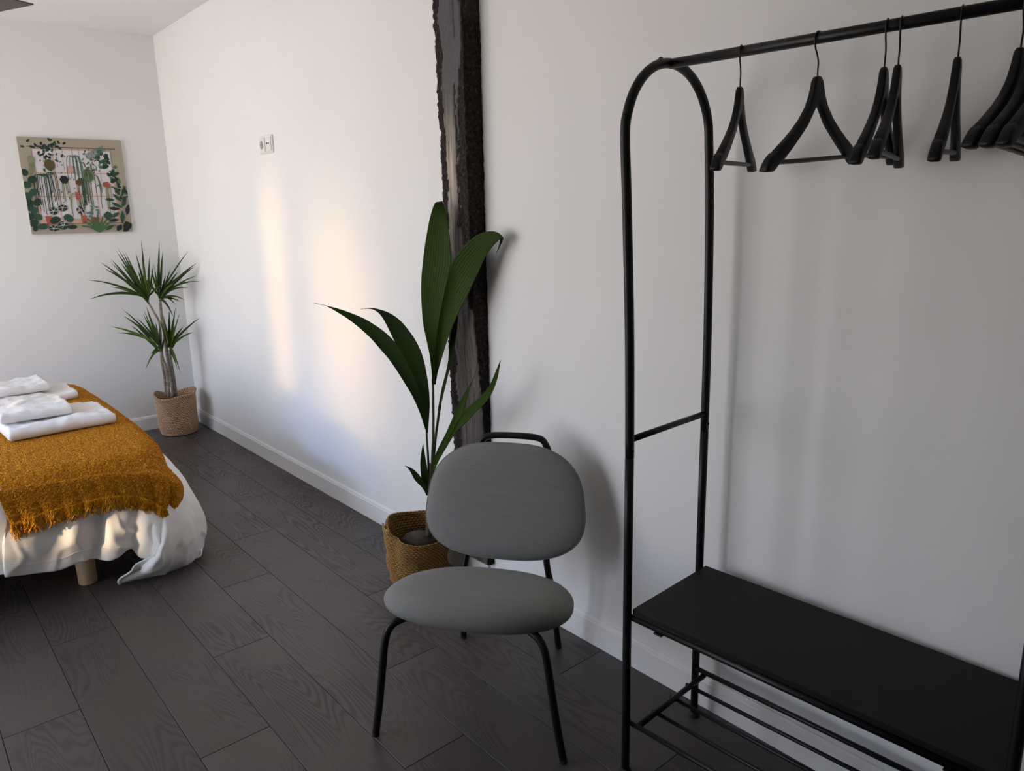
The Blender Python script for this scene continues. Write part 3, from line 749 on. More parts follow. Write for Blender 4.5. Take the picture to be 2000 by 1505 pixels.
def build_throw():
    C_ = []
    zt = 0.530
    xs = [0.262, 0.33, 0.40, 0.47, 0.54, 0.61, 0.68, 0.74, 0.80]
    hem = [(0.2657,3.262,0.3795),(0.3306,3.262,0.3896),(0.404,3.262,0.398),(0.4789,3.262,0.4004),(0.5523,3.262,0.4018),(0.6273,3.262,0.3967),(0.703,3.262,0.3783),(0.7589,3.262,0.3423),(0.8049,3.262,0.2968)]
    mid = [(0.2429,3.285,0.5157),(0.3042,3.285,0.5096),(0.3744,3.285,0.5057),(0.4504,3.285,0.5008),(0.529,3.285,0.4958),(0.6064,3.285,0.4893),(0.6872,3.285,0.4734),(0.7548,3.285,0.4564),(0.8173,3.285,0.4315)]
    for x, m_, h in zip(xs, mid, hem):
        C_.append([(x, 5.285, 0.30), (x, 5.255, 0.42), (x, 5.20, 0.515), (x, 5.10, zt), (x, 4.5, zt + 0.002), (x, 3.9, zt + 0.002), (x, 3.52, zt - 0.002), (x + 0.002, 3.405, 0.510), (x + 0.004, 3.335, 0.45), m_, h])
    C_.append([(0.84, 5.28, 0.32), (0.845, 5.25, 0.42), (0.85, 5.19, 0.510), (0.86, 5.08, zt - 0.006), (0.87, 4.5, zt - 0.006), (0.865, 3.9, zt - 0.006), (0.85, 3.54, zt - 0.010), (0.845, 3.43, 0.497), (0.848, 3.375, 0.44), (0.8724,3.305,0.384), (0.8427,3.275,0.2632)])
    C_.append([(0.87, 5.27, 0.34), (0.875, 5.24, 0.42), (0.885, 5.18, 0.49), (0.895, 5.06, 0.508), (0.905, 4.5, 0.508), (0.900, 3.9, 0.508), (0.888, 3.56, 0.500), (0.885, 3.47, 0.470), (0.888, 3.42, 0.42), (0.921,3.345,0.3413), (0.8775,3.3,0.2383)])
    NR, NCc = 420, 170
    # resample rows so that the spacing is about even along the cloth
    dense = []
    for c in C_:
        P = crom(c, 300); L = [0.0]
        for a, b in zip(P, P[1:]): L.append(L[-1] + (b - a).length)
        out = []; k = 0
        for i in range(NR + 1):
            t = L[-1] * i / NR
            while k < len(L) - 2 and L[k + 1] < t: k += 1
            f = (t - L[k]) / max(1e-9, L[k + 1] - L[k]); out.append(P[k].lerp(P[k + 1], min(1, f)))
        dense.append(out)
    G = [crom([d[i] for d in dense], NCc) for i in range(NR + 1)]
    for i, row in enumerate(G):
        for j, v in enumerate(row):
            hang = 1.0 if (v.z < 0.48) else 0.0
            k = max(0.0, min(1.0, (0.515 - v.z) / 0.20)); k = k * k * (3 - 2 * k)
            fold = 0.016 * k * sin(v.x * 46 + 1.5 * sin(v.z * 12)) + 0.008 * k * nz((v.x * 12, 0, v.z * 4))
            side = -1 if v.y < 4.3 else 1
            big = 0.003 * nz((v.x * 6, v.y * 6, 2)) * (1 - k)
            n1 = 0.0030 * nz(v, 85) + 0.0022 * nz(v, 190, 5)
            d = Vector((0, side * k, 1 - k * 0.8))
            if v.x > 0.86: d = Vector((0.6, side * k * 0.5, 0.7))
            d.normalize()
            row[j] = v + Vector((0, side * abs(fold), 0)) + d * (n1 + 0.002) + Vector((0, 0, big))
    me = grid_mesh('throw', G)
    o = link('bed_throw', me, m_throw)
    tag(o, 'mustard yellow woven throw with fringe across the bed end', 'throw')
    md = o.modifiers.new('thick', 'SOLIDIFY'); md.thickness = 0.004; md.offset = 0
    # fringe: curly yarn ends along both hems
    vs = []; fs = []
    rnd = random.Random(11)
    for row, side, cnt in ((G[-1], -1, 620), (G[0], 1, 120)):
        for k in range(cnt):
            t = (k + rnd.random() * 0.8) / cnt * (len(row) - 1); j = min(int(t), len(row) - 2)
            p_ = row[j].lerp(row[j + 1], t - j)
            L = rnd.uniform(0.034, 0.068); P = []
            ph = rnd.uniform(0, 6.28); sw = rnd.uniform(-0.25, 0.25); fr = rnd.uniform(1.2, 2.6)
            for s in range(7):
                f = s / 6
                P.append(p_ + Vector((sw * L * f + 0.005 * sin(ph + f * 6.28 * fr) * f ** .5, side * (0.003 + 0.006 * f + 0.003 * cos(ph + f * 7)), 0.006 - L * f)))
            a, b = tube_data(P, lambda q: 0.0022 - 0.0008 * q, 4)
            n0 = len(vs); vs += a; fs += [tuple(i_ + n0 for i_ in f_) for f_ in b]
    fr = link('fringe', mesh_from('fringe', vs, fs), m_fringe, o)
    fr['kind'] = 'stuff'; fr['label'] = 'curly mustard yarn fringe'
    # loose curls of the boucle pile, standing proud of the weave
    vs = []; fs = []
    for k in range(14000):
        i = int(NR * (0.20 + 0.79 * rnd.random())); j = rnd.randrange(1, NCc)
        c = G[i][j]; nrm = (G[min(i + 1, NR)][j] - G[i - 1][j]).cross(G[i][j - 1] - G[i][min(j + 1, NCc)])
        if nrm.length < 1e-9: continue
        nrm.normalize()
        if nrm.z < 0 and c.z > 0.5: nrm.negate()
        if nrm.y > 0 and c.z <= 0.5 and c.y < 4: nrm.negate()
        a0 = rnd.uniform(0, 6.28); t1 = Vector((cos(a0), sin(a0), 0)); t1 = (t1 - nrm * t1.dot(nrm)).normalized()
        R_ = rnd.uniform(0.0014, 0.0028); P = [c + t1 * R_ * cos(q) + nrm * (0.0012 + R_ * 0.9 * sin(q)) for q in (0, 0.8, 1.57, 2.35, 3.14)]
        a, b = tube_data(P, 0.0008, 3, False)
        n0 = len(vs); vs += a; fs += [tuple(i_ + n0 for i_ in f_) for f_ in b]
    pi_ = link('pile', mesh_from('pile', vs, fs), m_throw, o); pi_['kind'] = 'stuff'
build_throw()


# ------------------------------------------------------------------ towels
def towel(name, label, x0, x1, y0, y1, z0, h, rz, layers, seed, group, skew=0.0):
    """folded towel: layers with a round fold at the near side, gently uneven"""
    root = empty(name, ((x0 + x1) / 2, (y0 + y1) / 2, z0), rz)
    tag(root, label, 'towel', group)
    W, D = x1 - x0, y1 - y0; th = h / layers
    for L in range(layers):
        zc = (L + 0.5) * th; nU, nV = 46, 30
        top = []; r = th * 0.5
        # profile loop in (y, z): rounded at front, squarer at back
        prof = []
        for k in range(9):
            a = -pi / 2 - pi * k / 8
            prof.append((-D / 2 + r + r * cos(a) * 1.0, r * sin(a) * 0.98))
        for k in range(1, nV): prof.append((-D / 2 + r + (D - 2 * r) * k / nV, r * 0.98))
        for k in range(5):
            a = pi / 2 - pi * k / 4
            prof.append((D / 2 - r + r * 0.8 * cos(a), r * 0.98 * sin(a)))
        for k in range(1, nV): prof.append((D / 2 - r - (D - 2 * r) * k / nV, -r * 0.98))
        G = []
        for i in range(nU + 1):
            u = -W / 2 + W * i / nU
            e_ = min(1.0, min(i, nU - i) / 1.2 + 0.72)
            row = []
            for y, z in prof:
                yy = y + 0.010 * noise.noise(Vector((u * 6, seed + L, y * 3))) + skew * (y + D / 2) * 0
                up = 0.015 * noise.noise(Vector((u * 8, y * 10, seed))) + 0.010 * noise.noise(Vector((u * 20, y * 26, seed + 3))) + 0.003 * noise.noise(Vector((u * 60, y * 60, seed + 3)))
                k = (L + 0.5 + z / th) / layers
                zz = zc + z * e_ + up * k
                uu = u + 0.008 * noise.noise(Vector((y * 8, seed + 1, L * 3.0))) * (1 if i in (0, 1, nU, nU - 1) else 0.5)
                row.append(Vector((uu, yy, max(zz, 0.0005 + 0.0008))))
            G.append(row)
        me = grid_mesh('fold', G, closed=True)
        bm = bmesh.new(); bm.from_mesh(me); bmesh.ops.holes_fill(bm, edges=[e for e in bm.edges if e.is_boundary], sides=0)
        bmesh.ops.recalc_face_normals(bm, faces=bm.faces); bm.to_mesh(me); bm.free()
        me.polygons.foreach_set('use_smooth', [True] * len(me.polygons))
        link('fold', me, m_terry, root)
    return root
ZB = 0.537
towel('bath_towel', 'larger white folded towel under a hand towel, nearer the fringe', 0.365, 0.808, 3.92, 4.32, ZB, 0.056, radians(2.5), 1, 3.1, 'folded bath towels on the throw')
towel('hand_towel', 'smaller white folded towel on top of the nearer bath towel', 0.362, 0.655, 4.02, 4.36, ZB + 0.060, 0.042, radians(0.5), 1, 8.3, 'folded hand towels on bath towels')
towel('bath_towel', 'larger white folded towel under a hand towel, farther from fringe', 0.30, 0.79, 4.64, 5.03, ZB, 0.050, radians(1.5), 1, 5.7, 'folded bath towels on the throw')
towel('hand_towel', 'smaller white folded towel on top of the farther bath towel', 0.32, 0.675, 4.72, 5.05, ZB + 0.054, 0.040, radians(1.0), 1, 11.9, 'folded hand towels on bath towels')


# ------------------------------------------------------------------ woven baskets
def basket(parent, m, H, r0, r1, shape, rows_, stitches, roll, inner_z):
    """shape(theta, f) -> (radial offset, height offset); braided rows of jute built as relief"""
    nT, nH = stitches * 5, rows_ * 5
    vs = []; at = []
    nc = nT
    def ring(f, inner, extra=0.0):
        for k in range(nT):
            th = 2 * pi * k / nT
            dr, dz = shape(th, f)
            r = r0 + (r1 - r0) * f + dr - (0.007 if inner else 0)
            row = f * rows_; ph = (int(row) % 2) * 0.5
            fr_ = row - int(row)
            knit = abs(sin(pi * fr_)) ** 0.6
            st = 0.5 + 0.5 * cos(2 * pi * (k / 5.0 + ph + 0.5 * fr_))
            wv = knit * (0.45 + 0.55 * st)
            jit = 0.35 * noise.noise(Vector((cos(th) * 30, sin(th) * 30, row * 1.3)))
            rr = r + (0.0050 * wv * (-1 if inner else 1)) + 0.0012 * jit
            vs.append(Vector((rr * cos(th), rr * sin(th), 0.003 + H * f + dz + extra))); at.append(max(0, wv * 0.7 + jit * 0.3))
    for i in range(nH + 1): ring(i / nH, False)
    # rolled rim
    ri = nH + 1
    for q in (0.35, 0.7, 1.0):
        for k in range(nT):
            th = 2 * pi * k / nT; dr, dz = shape(th, 1.0); a = q * pi
            r = r1 + dr - 0.0035 + 0.0045 * cos(a)
            vs.append(Vector((r * cos(th), r * sin(th), 0.003 + H + dz + 0.005 * sin(a)))); at.append(0.55 + 0.3 * sin(th * stitches))
    for i in range(nH, int(nH * 0.06), -1): ring(i / nH, True)
    nr = len(vs) // nT
    fs = []
    for i in range(nr - 1):
        for k in range(nT):
            k2 = (k + 1) % nT; fs.append((i * nT + k, i * nT + k2, (i + 1) * nT + k2, (i + 1) * nT + k))
    fs.append(tuple(range(nT - 1, -1, -1))); fs.append(tuple((nr - 1) * nT + k for k in range(nT)))
    me = mesh_from('basket', vs, fs)
    set_attr(me, 'weave', at)
    b = link('basket', me, m, parent)
    return b


def soil_disc(parent, r, z):
    G = []
    for i in range(9):
        rr = r * i / 8 + 0.0005
        G.append([Vector((rr * cos(2 * pi * k / 40), rr * sin(2 * pi * k / 40), z + 0.006 * noise.noise(Vector((rr * 40 * cos(2 * pi * k / 40), rr * 40 * sin(2 * pi * k / 40), 1))))) for k in range(40)])
    return link('soil', grid_mesh('soil', G, True), m_soil, parent)


# ------------------------------------------------------------------ ribbon leaf
def ribbon_leaf(name, pts, width, m, parent, fold=0.25, n=14, droop_up=(0, 0, 1), base_w=0.35):
    P = crom(pts, n); G = []; ac = []
    view = Vector((-0.65, -0.76, 0.25))
    for i, p_ in enumerate(P):
        T_ = (P[min(i + 1, n)] - P[max(i - 1, 0)]).normalized()
        s_ = T_.cross(view)
        if s_.length < 0.2: s_ = T_.cross(Vector((0, 0, 1)))
        s_.normalize(); nn = s_.cross(T_).normalized()
        f = i / n
        w = width * (base_w + (1 - base_w) * min(1, f / 0.3)) * (1 if f < 0.3 else max(0.02, (1 - ((f - 0.3) / 0.7) ** 1.7)))
        G.append([p_ - s_ * w + nn * w * fold, p_ - s_ * w * 0.5 + nn * w * fold * 0.35, p_, p_ + s_ * w * 0.5 + nn * w * fold * 0.35, p_ + s_ * w + nn * w * fold]); ac += [0.40, 0.45, 0.5, 0.55, 0.6]
    me = grid_mesh(name, G); set_attr(me, 'across', ac)
    return link(name, me, m, parent)


# ------------------------------------------------------------------ dracaena in the corner
def build_dracaena():
    bx, by = 1.548, 5.52
    root = empty('potted_dracaena', (bx, by, 0))
    tag(root, 'dracaena with spiky leaf crowns in a light jute basket in the corner', 'plant')
    o3 = Vector((bx, by, 0))
    def shp(th, f):
        w = (0.010 * f * sin(2 * th + 0.5) + 0.006 * f * sin(5 * th) - 0.004 * sin(3 * th) * f)
        bulge = 0.010 * sin(pi * min(1, f * 1.1)) + 0.004 * sin(f * 9)
        dz = f ** 3 * (0.012 * sin(2 * th + 2.1) + 0.009 * sin(3 * th))
        rim = (0.014 + 0.008 * sin(4 * th)) * max(0, (f - 0.88) / 0.12)
        return w + bulge + rim, dz
    basket(root, m_jute_light, 0.288, 0.116, 0.127, shp, 24, 46, 0, 0.24)
    soil_disc(root, 0.112, 0.235)
    def rel(P): return [tuple(Vector(p_) - o3) for p_ in P]
    canes = [
        [(1.479,5.5,0.2796),(1.485,5.5,0.4176),(1.481,5.5,0.5065),(1.483,5.5,0.5936),(1.494,5.5,0.7007),(1.496,5.5,0.808),(1.474,5.5,0.8743),(1.442,5.5,0.9513)],
        [(1.539,5.53,0.2639),(1.539,5.53,0.4044),(1.532,5.53,0.5168),(1.529,5.53,0.6274),(1.53,5.53,0.7582),(1.525,5.53,0.8451),(1.528,5.53,0.9572)],
        [(1.484,5.46,0.2858),(1.495,5.46,0.4223),(1.49,5.46,0.5108),(1.477,5.46,0.5562),(1.476,5.46,0.6104)],
        [(1.556,5.52,0.2625),(1.553,5.52,0.4149),(1.549,5.52,0.5269),(1.547,5.52,0.6042)]]
    for k, c in enumerate(canes):
        pts = rel(c)
        tube('cane', pts, (lambda t, k=k: (0.0125 if k in (1, 2) else 0.0095) - 0.003 * t), m_cane, root, n=50, seg=12)
    crowns = [
        ((1.445,5.5,0.96), [(1.425,5.408,1.376),(1.438,5.636,1.287),(1.334,5.48,1.304),(1.374,5.708,1.296),(1.32,5.596,1.323),(1.283,5.673,1.228),(1.236,5.755,1.23),(1.28,5.641,1.251),(1.225,5.606,1.192),(1.121,5.655,1.121),(1.11,5.625,0.9934),(1.341,5.67,1.227),(1.259,5.63,1.063),(1.45,5.363,1.264),(1.527,5.563,1.209),(1.421,5.43,1.258),(1.371,5.525,1.225),(1.394,5.461,1.177),(1.456,5.531,1.154),(1.356,5.598,1.168),(1.317,5.639,1.306),(1.351,5.487,1.103),(1.469,5.393,1.099),(1.514,5.343,1.082)], 'a'),
        ((1.528,5.53,0.9681), [(1.54,5.419,1.363),(1.536,5.355,1.297),(1.671,5.247,1.299),(1.735,5.309,1.212),(1.735,5.358,1.188),(1.702,5.229,1.132),(1.702,5.169,1.094),(1.624,5.302,0.9683),(1.645,5.466,0.9401),(1.626,5.512,0.9154),(1.54,5.307,0.8564),(1.602,5.458,1.175),(1.559,5.283,1.082),(1.567,5.465,1.133),(1.649,5.441,1.156),(1.735,5.471,1.155),(1.494,5.434,1.21),(1.517,5.614,1.163),(1.482,5.669,1.106),(1.621,5.57,0.952),(1.632,5.221,1.053)], 'b'),
        ((1.476,5.46,0.6257), [(1.294,5.589,0.9182),(1.327,5.723,0.8525),(1.218,5.633,0.7988),(1.272,5.718,0.7382),(1.371,5.548,0.8522),(1.427,5.571,0.8898),(1.422,5.485,0.9312),(1.37,5.386,0.8946),(1.386,5.39,0.6138),(1.387,5.397,0.5816),(1.36,5.464,0.4991),(1.478,5.589,0.8086),(1.374,5.572,0.7815),(1.484,5.536,0.8071),(1.333,5.587,0.8018),(1.438,5.519,0.8592),(1.495,5.526,0.738),(1.526,5.536,0.6985)], 'c'),
        ((1.548,5.52,0.6162), [(1.593,5.568,0.8853),(1.621,5.516,0.9041),(1.586,5.315,0.8872),(1.71,5.293,0.8399),(1.643,5.247,0.75),(1.601,5.445,0.7109),(1.548,5.569,0.8549),(1.548,5.334,0.4606),(1.544,5.381,0.4833),(1.547,5.434,0.5335),(1.489,5.446,0.8379),(1.583,5.539,0.8077),(1.571,5.409,0.8552),(1.543,5.524,0.7846),(1.589,5.439,0.7936),(1.633,5.429,0.7723)], 'd')]
    rnd = random.Random(21)
    for base, tips, nm in crowns:
        b0 = Vector(base)
        for q, t_ in enumerate(tips):
            tp = Vector(t_); d = tp - b0; L = d.length
            st = b0 + Vector((rnd.uniform(-.008, .008), rnd.uniform(-.008, .008), rnd.uniform(-0.02, 0.03)))
            up = d.z / max(L, 1e-6)
            lift = 0.10 * L * (1 - max(0, up)) if up > -0.3 else 0.16 * L
            m1 = st.lerp(tp, 0.35) + Vector((0, 0, lift * 1.0)); m2 = st.lerp(tp, 0.7) + Vector((0, 0, lift * 0.9))
            pts = [st - o3, m1 - o3, m2 - o3, tp - o3]
            lt = (nm in 'ab' and q in (12, 15)) or (nm in 'cd' and q in (5, 10, 2, 8, 13))
            ribbon_leaf('leaf', pts, rnd.uniform(0.0065, 0.0100), m_drac_light if (lt or rnd.random() < 0.12) else m_drac, root)
build_dracaena()


# ------------------------------------------------------------------ young coconut palm
def blade(name, left, right, m, parent, o3, n=36, k=13, pleat=0.0011, cup=0.05, a0=0.0, a1=1.0):
    Lp = crom(left, n); Rp = crom(right, n)
    G = []; ac = []
    vw = Vector((-0.65, -0.76, 0.1)).normalized()
    for i in range(n + 1):
        a, b = Lp[i] - o3, Rp[i] - o3; w = (b - a).length; row = []
        for j in range(k):
            f = j / (k - 1)
            d = sin(pi * f)
            off = cup * w * (d - 0.5) + pleat * (1 if j % 2 else -1) * min(1, w / 0.03)
            row.append(a.lerp(b, f) - vw * off); ac.append(a0 + (a1 - a0) * f)
        G.append(row)
    me = grid_mesh(name, G); set_attr(me, 'across', ac)
    o = link(name, me, m, parent)
    md = o.modifiers.new('thick', 'SOLIDIFY'); md.thickness = 0.0008
    return o


def build_palm():
    bx, by = 1.577, 2.475
    root = empty('potted_coconut_palm', (bx, by, 0))
    tag(root, 'young coconut palm with broad pleated leaves in a slumped golden jute basket', 'plant')
    o3 = Vector((bx, by, 0))
    def shp(th, f):
        # local th=0 is +x; camera sees the basket from -x,-y
        # the side towards the camera has slumped, the far left side stands tall
        front = 0.5 + 0.5 * cos(th - radians(262))
        dz = f ** 2 * (-0.052 * front ** 1.5 + 0.006 * sin(3 * th + 1)) + 0.020 * f ** 3 * max(0, cos(th - radians(150)))
        w = 0.008 * f * sin(2 * th) + 0.010 * sin(pi * f) * (0.5 + 0.5 * sin(2 * th + 1)) + 0.004 * sin(f * 14 + th)
        crease = -0.014 * f * math.exp(-((((th - radians(196)) + pi) % (2 * pi) - pi) / 0.16) ** 2)
        return w + crease, dz
    b = basket(root, m_jute_dark, 0.240, 0.116, 0.134, shp, 23, 48, 0, 0.1)
    # folded-over flap of rim at the tall left corner
    G = []
    for i in range(9):
        row = []
        for j in range(15):
            th = radians(146 + 38 * j / 14); f = i / 8
            r = 0.133 + 0.010 * sin(pi * f) - 0.012 * f
            row.append(Vector((r * cos(th), r * sin(th), 0.252 + 0.008 * sin(pi * min(1, f * 1.2)) - 0.050 * f * (0.35 + 0.65 * sin(pi * j / 14)))))
        G.append(row)
    me = grid_mesh('rim_flap', G); set_attr(me, 'weave', [0.5 + 0.4 * ((i * 7) % 3 - 1) for i in range(135)])
    fl = link('rim_flap', me, m_jute_dark, root); md = fl.modifiers.new('t', 'SOLIDIFY'); md.thickness = 0.004
    soil_disc(root, 0.115, 0.132)
    # the nut, lying half sunk
    bm = bmesh.new(); bmesh.ops.create_uvsphere(bm, u_segments=32, v_segments=20, radius=1)
    for v in bm.verts:
        c = v.co.copy(); s = 1 - 0.10 * abs(c.x) ** 3 + 0.03 * noise.noise(c * 3) + 0.05 * (abs(cos(1.5 * atan2(c.z, c.y))) - 0.6)
        v.co = Vector((c.x * 0.088, c.y * 0.064, c.z * 0.058)) * s
    bmesh.ops.rotate(bm, verts=bm.verts, cent=(0, 0, 0), matrix=Matrix.Rotation(radians(-35), 3, 'Z'))
    nut = bm_obj('coconut', bm, m_nut, root, True, (-0.012, -0.036, 0.168))
    def off(P): return [Vector(p_) - o3 for p_ in P]
    tube('stem', off([(1.584,2.397,0.2122),(1.588,2.393,0.2934),(1.594,2.388,0.3823),(1.6,2.383,0.4701),(1.602,2.381,0.5245)]), lambda t: 0.013 - 0.005 * t, m_sheath, root, seg=12)
    tube('petiole', off([(1.597,2.386,0.4044),(1.606,2.378,0.5352),(1.612,2.372,0.6424),(1.616,2.369,0.7479),(1.618,2.367,0.8269),(1.618,2.367,0.8723)]), lambda t: 0.0065 - 0.0025 * t, m_stem, root, seg=10)
    tube('petiole', off([(1.591,2.39,0.3935),(1.593,2.389,0.4704),(1.594,2.388,0.5572),(1.593,2.389,0.6216),(1.593,2.389,0.6684)]), lambda t: 0.0055 - 0.002 * t, m_stem, root, seg=10)
    tube('petiole', off([(1.609,2.402,0.3855),(1.619,2.393,0.5066),(1.629,2.384,0.6147),(1.642,2.374,0.7105),(1.649,2.367,0.763)]), lambda t: 0.0060 - 0.001 * t, m_stem, root, seg=10)
    tube('petiole', off([(1.595,2.387,0.3712),(1.599,2.384,0.4153),(1.601,2.382,0.4482),(1.605,2.378,0.4809)]), lambda t: 0.0080 - 0.003 * t, m_sheath, root, seg=10)
    # tall leaf, split in two lobes
    PA = dict(n=40)
    blade('leaf', [(1.603,2.347,0.8561),(1.603,2.349,0.9165),(1.602,2.356,0.9761),(1.599,2.369,1.035),(1.596,2.38,1.088),(1.596,2.386,1.158),(1.597,2.386,1.222),(1.6,2.382,1.28),(1.605,2.374,1.337),(1.609,2.364,1.389),(1.615,2.352,1.442),(1.619,2.343,1.478),(1.623,2.332,1.508),(1.628,2.32,1.536),(1.631,2.309,1.544)],
          [(1.607,2.336,0.8572),(1.61,2.332,0.9421),(1.613,2.326,1.008),(1.618,2.318,1.068),(1.623,2.306,1.127),(1.63,2.291,1.185),(1.636,2.276,1.237),(1.642,2.261,1.289),(1.646,2.252,1.325),(1.646,2.252,1.361),(1.646,2.255,1.4),(1.646,2.259,1.436),(1.644,2.266,1.477),(1.643,2.274,1.515),(1.64,2.285,1.547)], m_palm, root, o3, k=27, a0=0.0, a1=0.5)
    blade('leaf', [(1.6,2.33,0.8592),(1.604,2.325,0.9439),(1.607,2.32,1.01),(1.611,2.311,1.069),(1.617,2.299,1.128),(1.623,2.284,1.187),(1.629,2.269,1.238),(1.636,2.253,1.289),(1.642,2.237,1.332),(1.65,2.214,1.362),(1.66,2.184,1.39),(1.671,2.152,1.414),(1.68,2.123,1.429),(1.688,2.094,1.437),(1.697,2.066,1.438),(1.703,2.044,1.432),(1.706,2.03,1.421),(1.708,2.026,1.413),(1.704,2.037,1.391),(1.699,2.054,1.362)],
          [(1.602,2.325,0.8598),(1.606,2.316,0.9029),(1.611,2.304,0.9399),(1.617,2.291,0.9766),(1.622,2.278,1.013),(1.627,2.263,1.049),(1.634,2.247,1.085),(1.641,2.226,1.126),(1.65,2.203,1.165),(1.658,2.181,1.202),(1.665,2.159,1.242),(1.673,2.138,1.281),(1.68,2.117,1.32),(1.686,2.097,1.353),(1.692,2.078,1.377),(1.698,2.06,1.395),(1.702,2.046,1.406),(1.704,2.038,1.41),(1.703,2.042,1.391),(1.699,2.055,1.361)], m_palm, root, o3, n=46, k=27, a0=0.5, a1=1.0)
    # lower left leaf, two lobes
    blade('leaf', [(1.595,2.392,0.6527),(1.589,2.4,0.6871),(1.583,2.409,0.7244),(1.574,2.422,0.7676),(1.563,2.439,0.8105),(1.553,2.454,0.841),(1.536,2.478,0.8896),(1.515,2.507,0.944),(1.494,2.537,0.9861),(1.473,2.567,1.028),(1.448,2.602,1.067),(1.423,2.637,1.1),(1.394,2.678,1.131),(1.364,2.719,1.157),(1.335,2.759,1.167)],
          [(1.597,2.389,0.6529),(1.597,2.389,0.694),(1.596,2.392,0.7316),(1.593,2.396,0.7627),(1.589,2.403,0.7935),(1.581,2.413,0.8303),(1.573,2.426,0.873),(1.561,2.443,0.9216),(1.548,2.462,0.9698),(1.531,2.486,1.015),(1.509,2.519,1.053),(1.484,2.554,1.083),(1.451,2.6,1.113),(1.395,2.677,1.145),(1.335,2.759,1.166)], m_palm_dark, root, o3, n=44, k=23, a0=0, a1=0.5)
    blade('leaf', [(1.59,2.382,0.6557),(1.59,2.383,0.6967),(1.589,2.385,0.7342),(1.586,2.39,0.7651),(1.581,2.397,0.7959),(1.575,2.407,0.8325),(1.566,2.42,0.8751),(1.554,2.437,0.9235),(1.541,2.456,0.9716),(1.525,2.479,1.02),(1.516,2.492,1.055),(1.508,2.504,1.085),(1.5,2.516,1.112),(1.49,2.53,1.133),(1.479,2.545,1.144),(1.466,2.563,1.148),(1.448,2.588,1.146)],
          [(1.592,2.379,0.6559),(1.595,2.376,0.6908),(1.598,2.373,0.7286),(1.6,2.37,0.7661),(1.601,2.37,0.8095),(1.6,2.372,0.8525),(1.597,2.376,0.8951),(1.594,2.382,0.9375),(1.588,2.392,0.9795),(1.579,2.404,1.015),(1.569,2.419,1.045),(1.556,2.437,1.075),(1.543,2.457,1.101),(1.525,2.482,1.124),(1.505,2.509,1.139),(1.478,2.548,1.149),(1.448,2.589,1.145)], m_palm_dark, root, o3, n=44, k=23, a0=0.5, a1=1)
    # right leaf, narrow, two tips
    blade('leaf', [(1.572,2.334,0.501),(1.574,2.33,0.5327),(1.577,2.321,0.5652),(1.582,2.305,0.6015),(1.588,2.284,0.6382),(1.595,2.263,0.6744),(1.6,2.244,0.7099),(1.604,2.23,0.7362),(1.609,2.214,0.7706),(1.613,2.197,0.7995),(1.618,2.18,0.8281),(1.622,2.163,0.8564),(1.627,2.143,0.8848),(1.632,2.122,0.9131),(1.636,2.107,0.9454),(1.638,2.102,0.9863)],
          [(1.573,2.329,0.5021),(1.577,2.318,0.5406),(1.583,2.299,0.5748),(1.59,2.275,0.6123),(1.597,2.25,0.652),(1.603,2.227,0.6883),(1.609,2.205,0.724),(1.614,2.188,0.7532),(1.619,2.171,0.7821),(1.621,2.164,0.8041),(1.623,2.156,0.8262),(1.625,2.147,0.8508),(1.628,2.136,0.8807),(1.632,2.12,0.9133),(1.635,2.108,0.9452),(1.638,2.1,0.9864)], m_palm, root, o3, n=30, k=9, a0=0.1, a1=0.45)
    blade('leaf', [(1.567,2.318,0.5093),(1.571,2.299,0.5609),(1.577,2.269,0.6083),(1.582,2.238,0.6553),(1.587,2.207,0.7014),(1.591,2.18,0.7408),(1.595,2.157,0.771),(1.597,2.139,0.7934),(1.601,2.109,0.8169),(1.604,2.076,0.8412),(1.608,2.043,0.8666),(1.611,2.011,0.899),(1.613,1.988,0.9319),(1.615,1.968,0.9688),(1.616,1.946,1.005)],
          [(1.567,2.314,0.5074),(1.572,2.293,0.5537),(1.577,2.266,0.5953),(1.582,2.235,0.637),(1.586,2.21,0.6714),(1.589,2.192,0.6935),(1.591,2.174,0.7119),(1.595,2.143,0.7368),(1.599,2.11,0.7663),(1.603,2.077,0.7978),(1.607,2.041,0.8268),(1.61,2.008,0.8598),(1.613,1.981,0.9011),(1.615,1.961,0.9456),(1.616,1.945,1.006)], m_palm, root, o3, n=30, k=9, a0=0.55, a1=0.9)
    # young spear leaf behind
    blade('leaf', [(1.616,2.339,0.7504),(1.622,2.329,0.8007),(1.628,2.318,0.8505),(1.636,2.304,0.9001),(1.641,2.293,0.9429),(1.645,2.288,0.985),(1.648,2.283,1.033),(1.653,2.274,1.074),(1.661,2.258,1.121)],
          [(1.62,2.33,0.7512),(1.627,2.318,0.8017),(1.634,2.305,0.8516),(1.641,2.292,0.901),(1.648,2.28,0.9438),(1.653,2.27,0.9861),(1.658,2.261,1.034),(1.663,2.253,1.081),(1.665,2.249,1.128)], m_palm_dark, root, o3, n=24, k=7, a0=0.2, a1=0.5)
    # two small first leaves
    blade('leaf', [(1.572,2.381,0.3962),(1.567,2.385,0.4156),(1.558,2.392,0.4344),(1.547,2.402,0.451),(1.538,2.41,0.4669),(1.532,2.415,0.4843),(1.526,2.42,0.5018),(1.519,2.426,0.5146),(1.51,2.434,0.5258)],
          [(1.575,2.378,0.3961),(1.573,2.38,0.4253),(1.569,2.383,0.4446),(1.564,2.387,0.4598),(1.558,2.392,0.475),(1.55,2.399,0.4896),(1.54,2.408,0.5043),(1.526,2.42,0.5173),(1.51,2.434,0.5246)], m_palm_dark, root, o3, n=20, k=7, a0=0, a1=0.4)
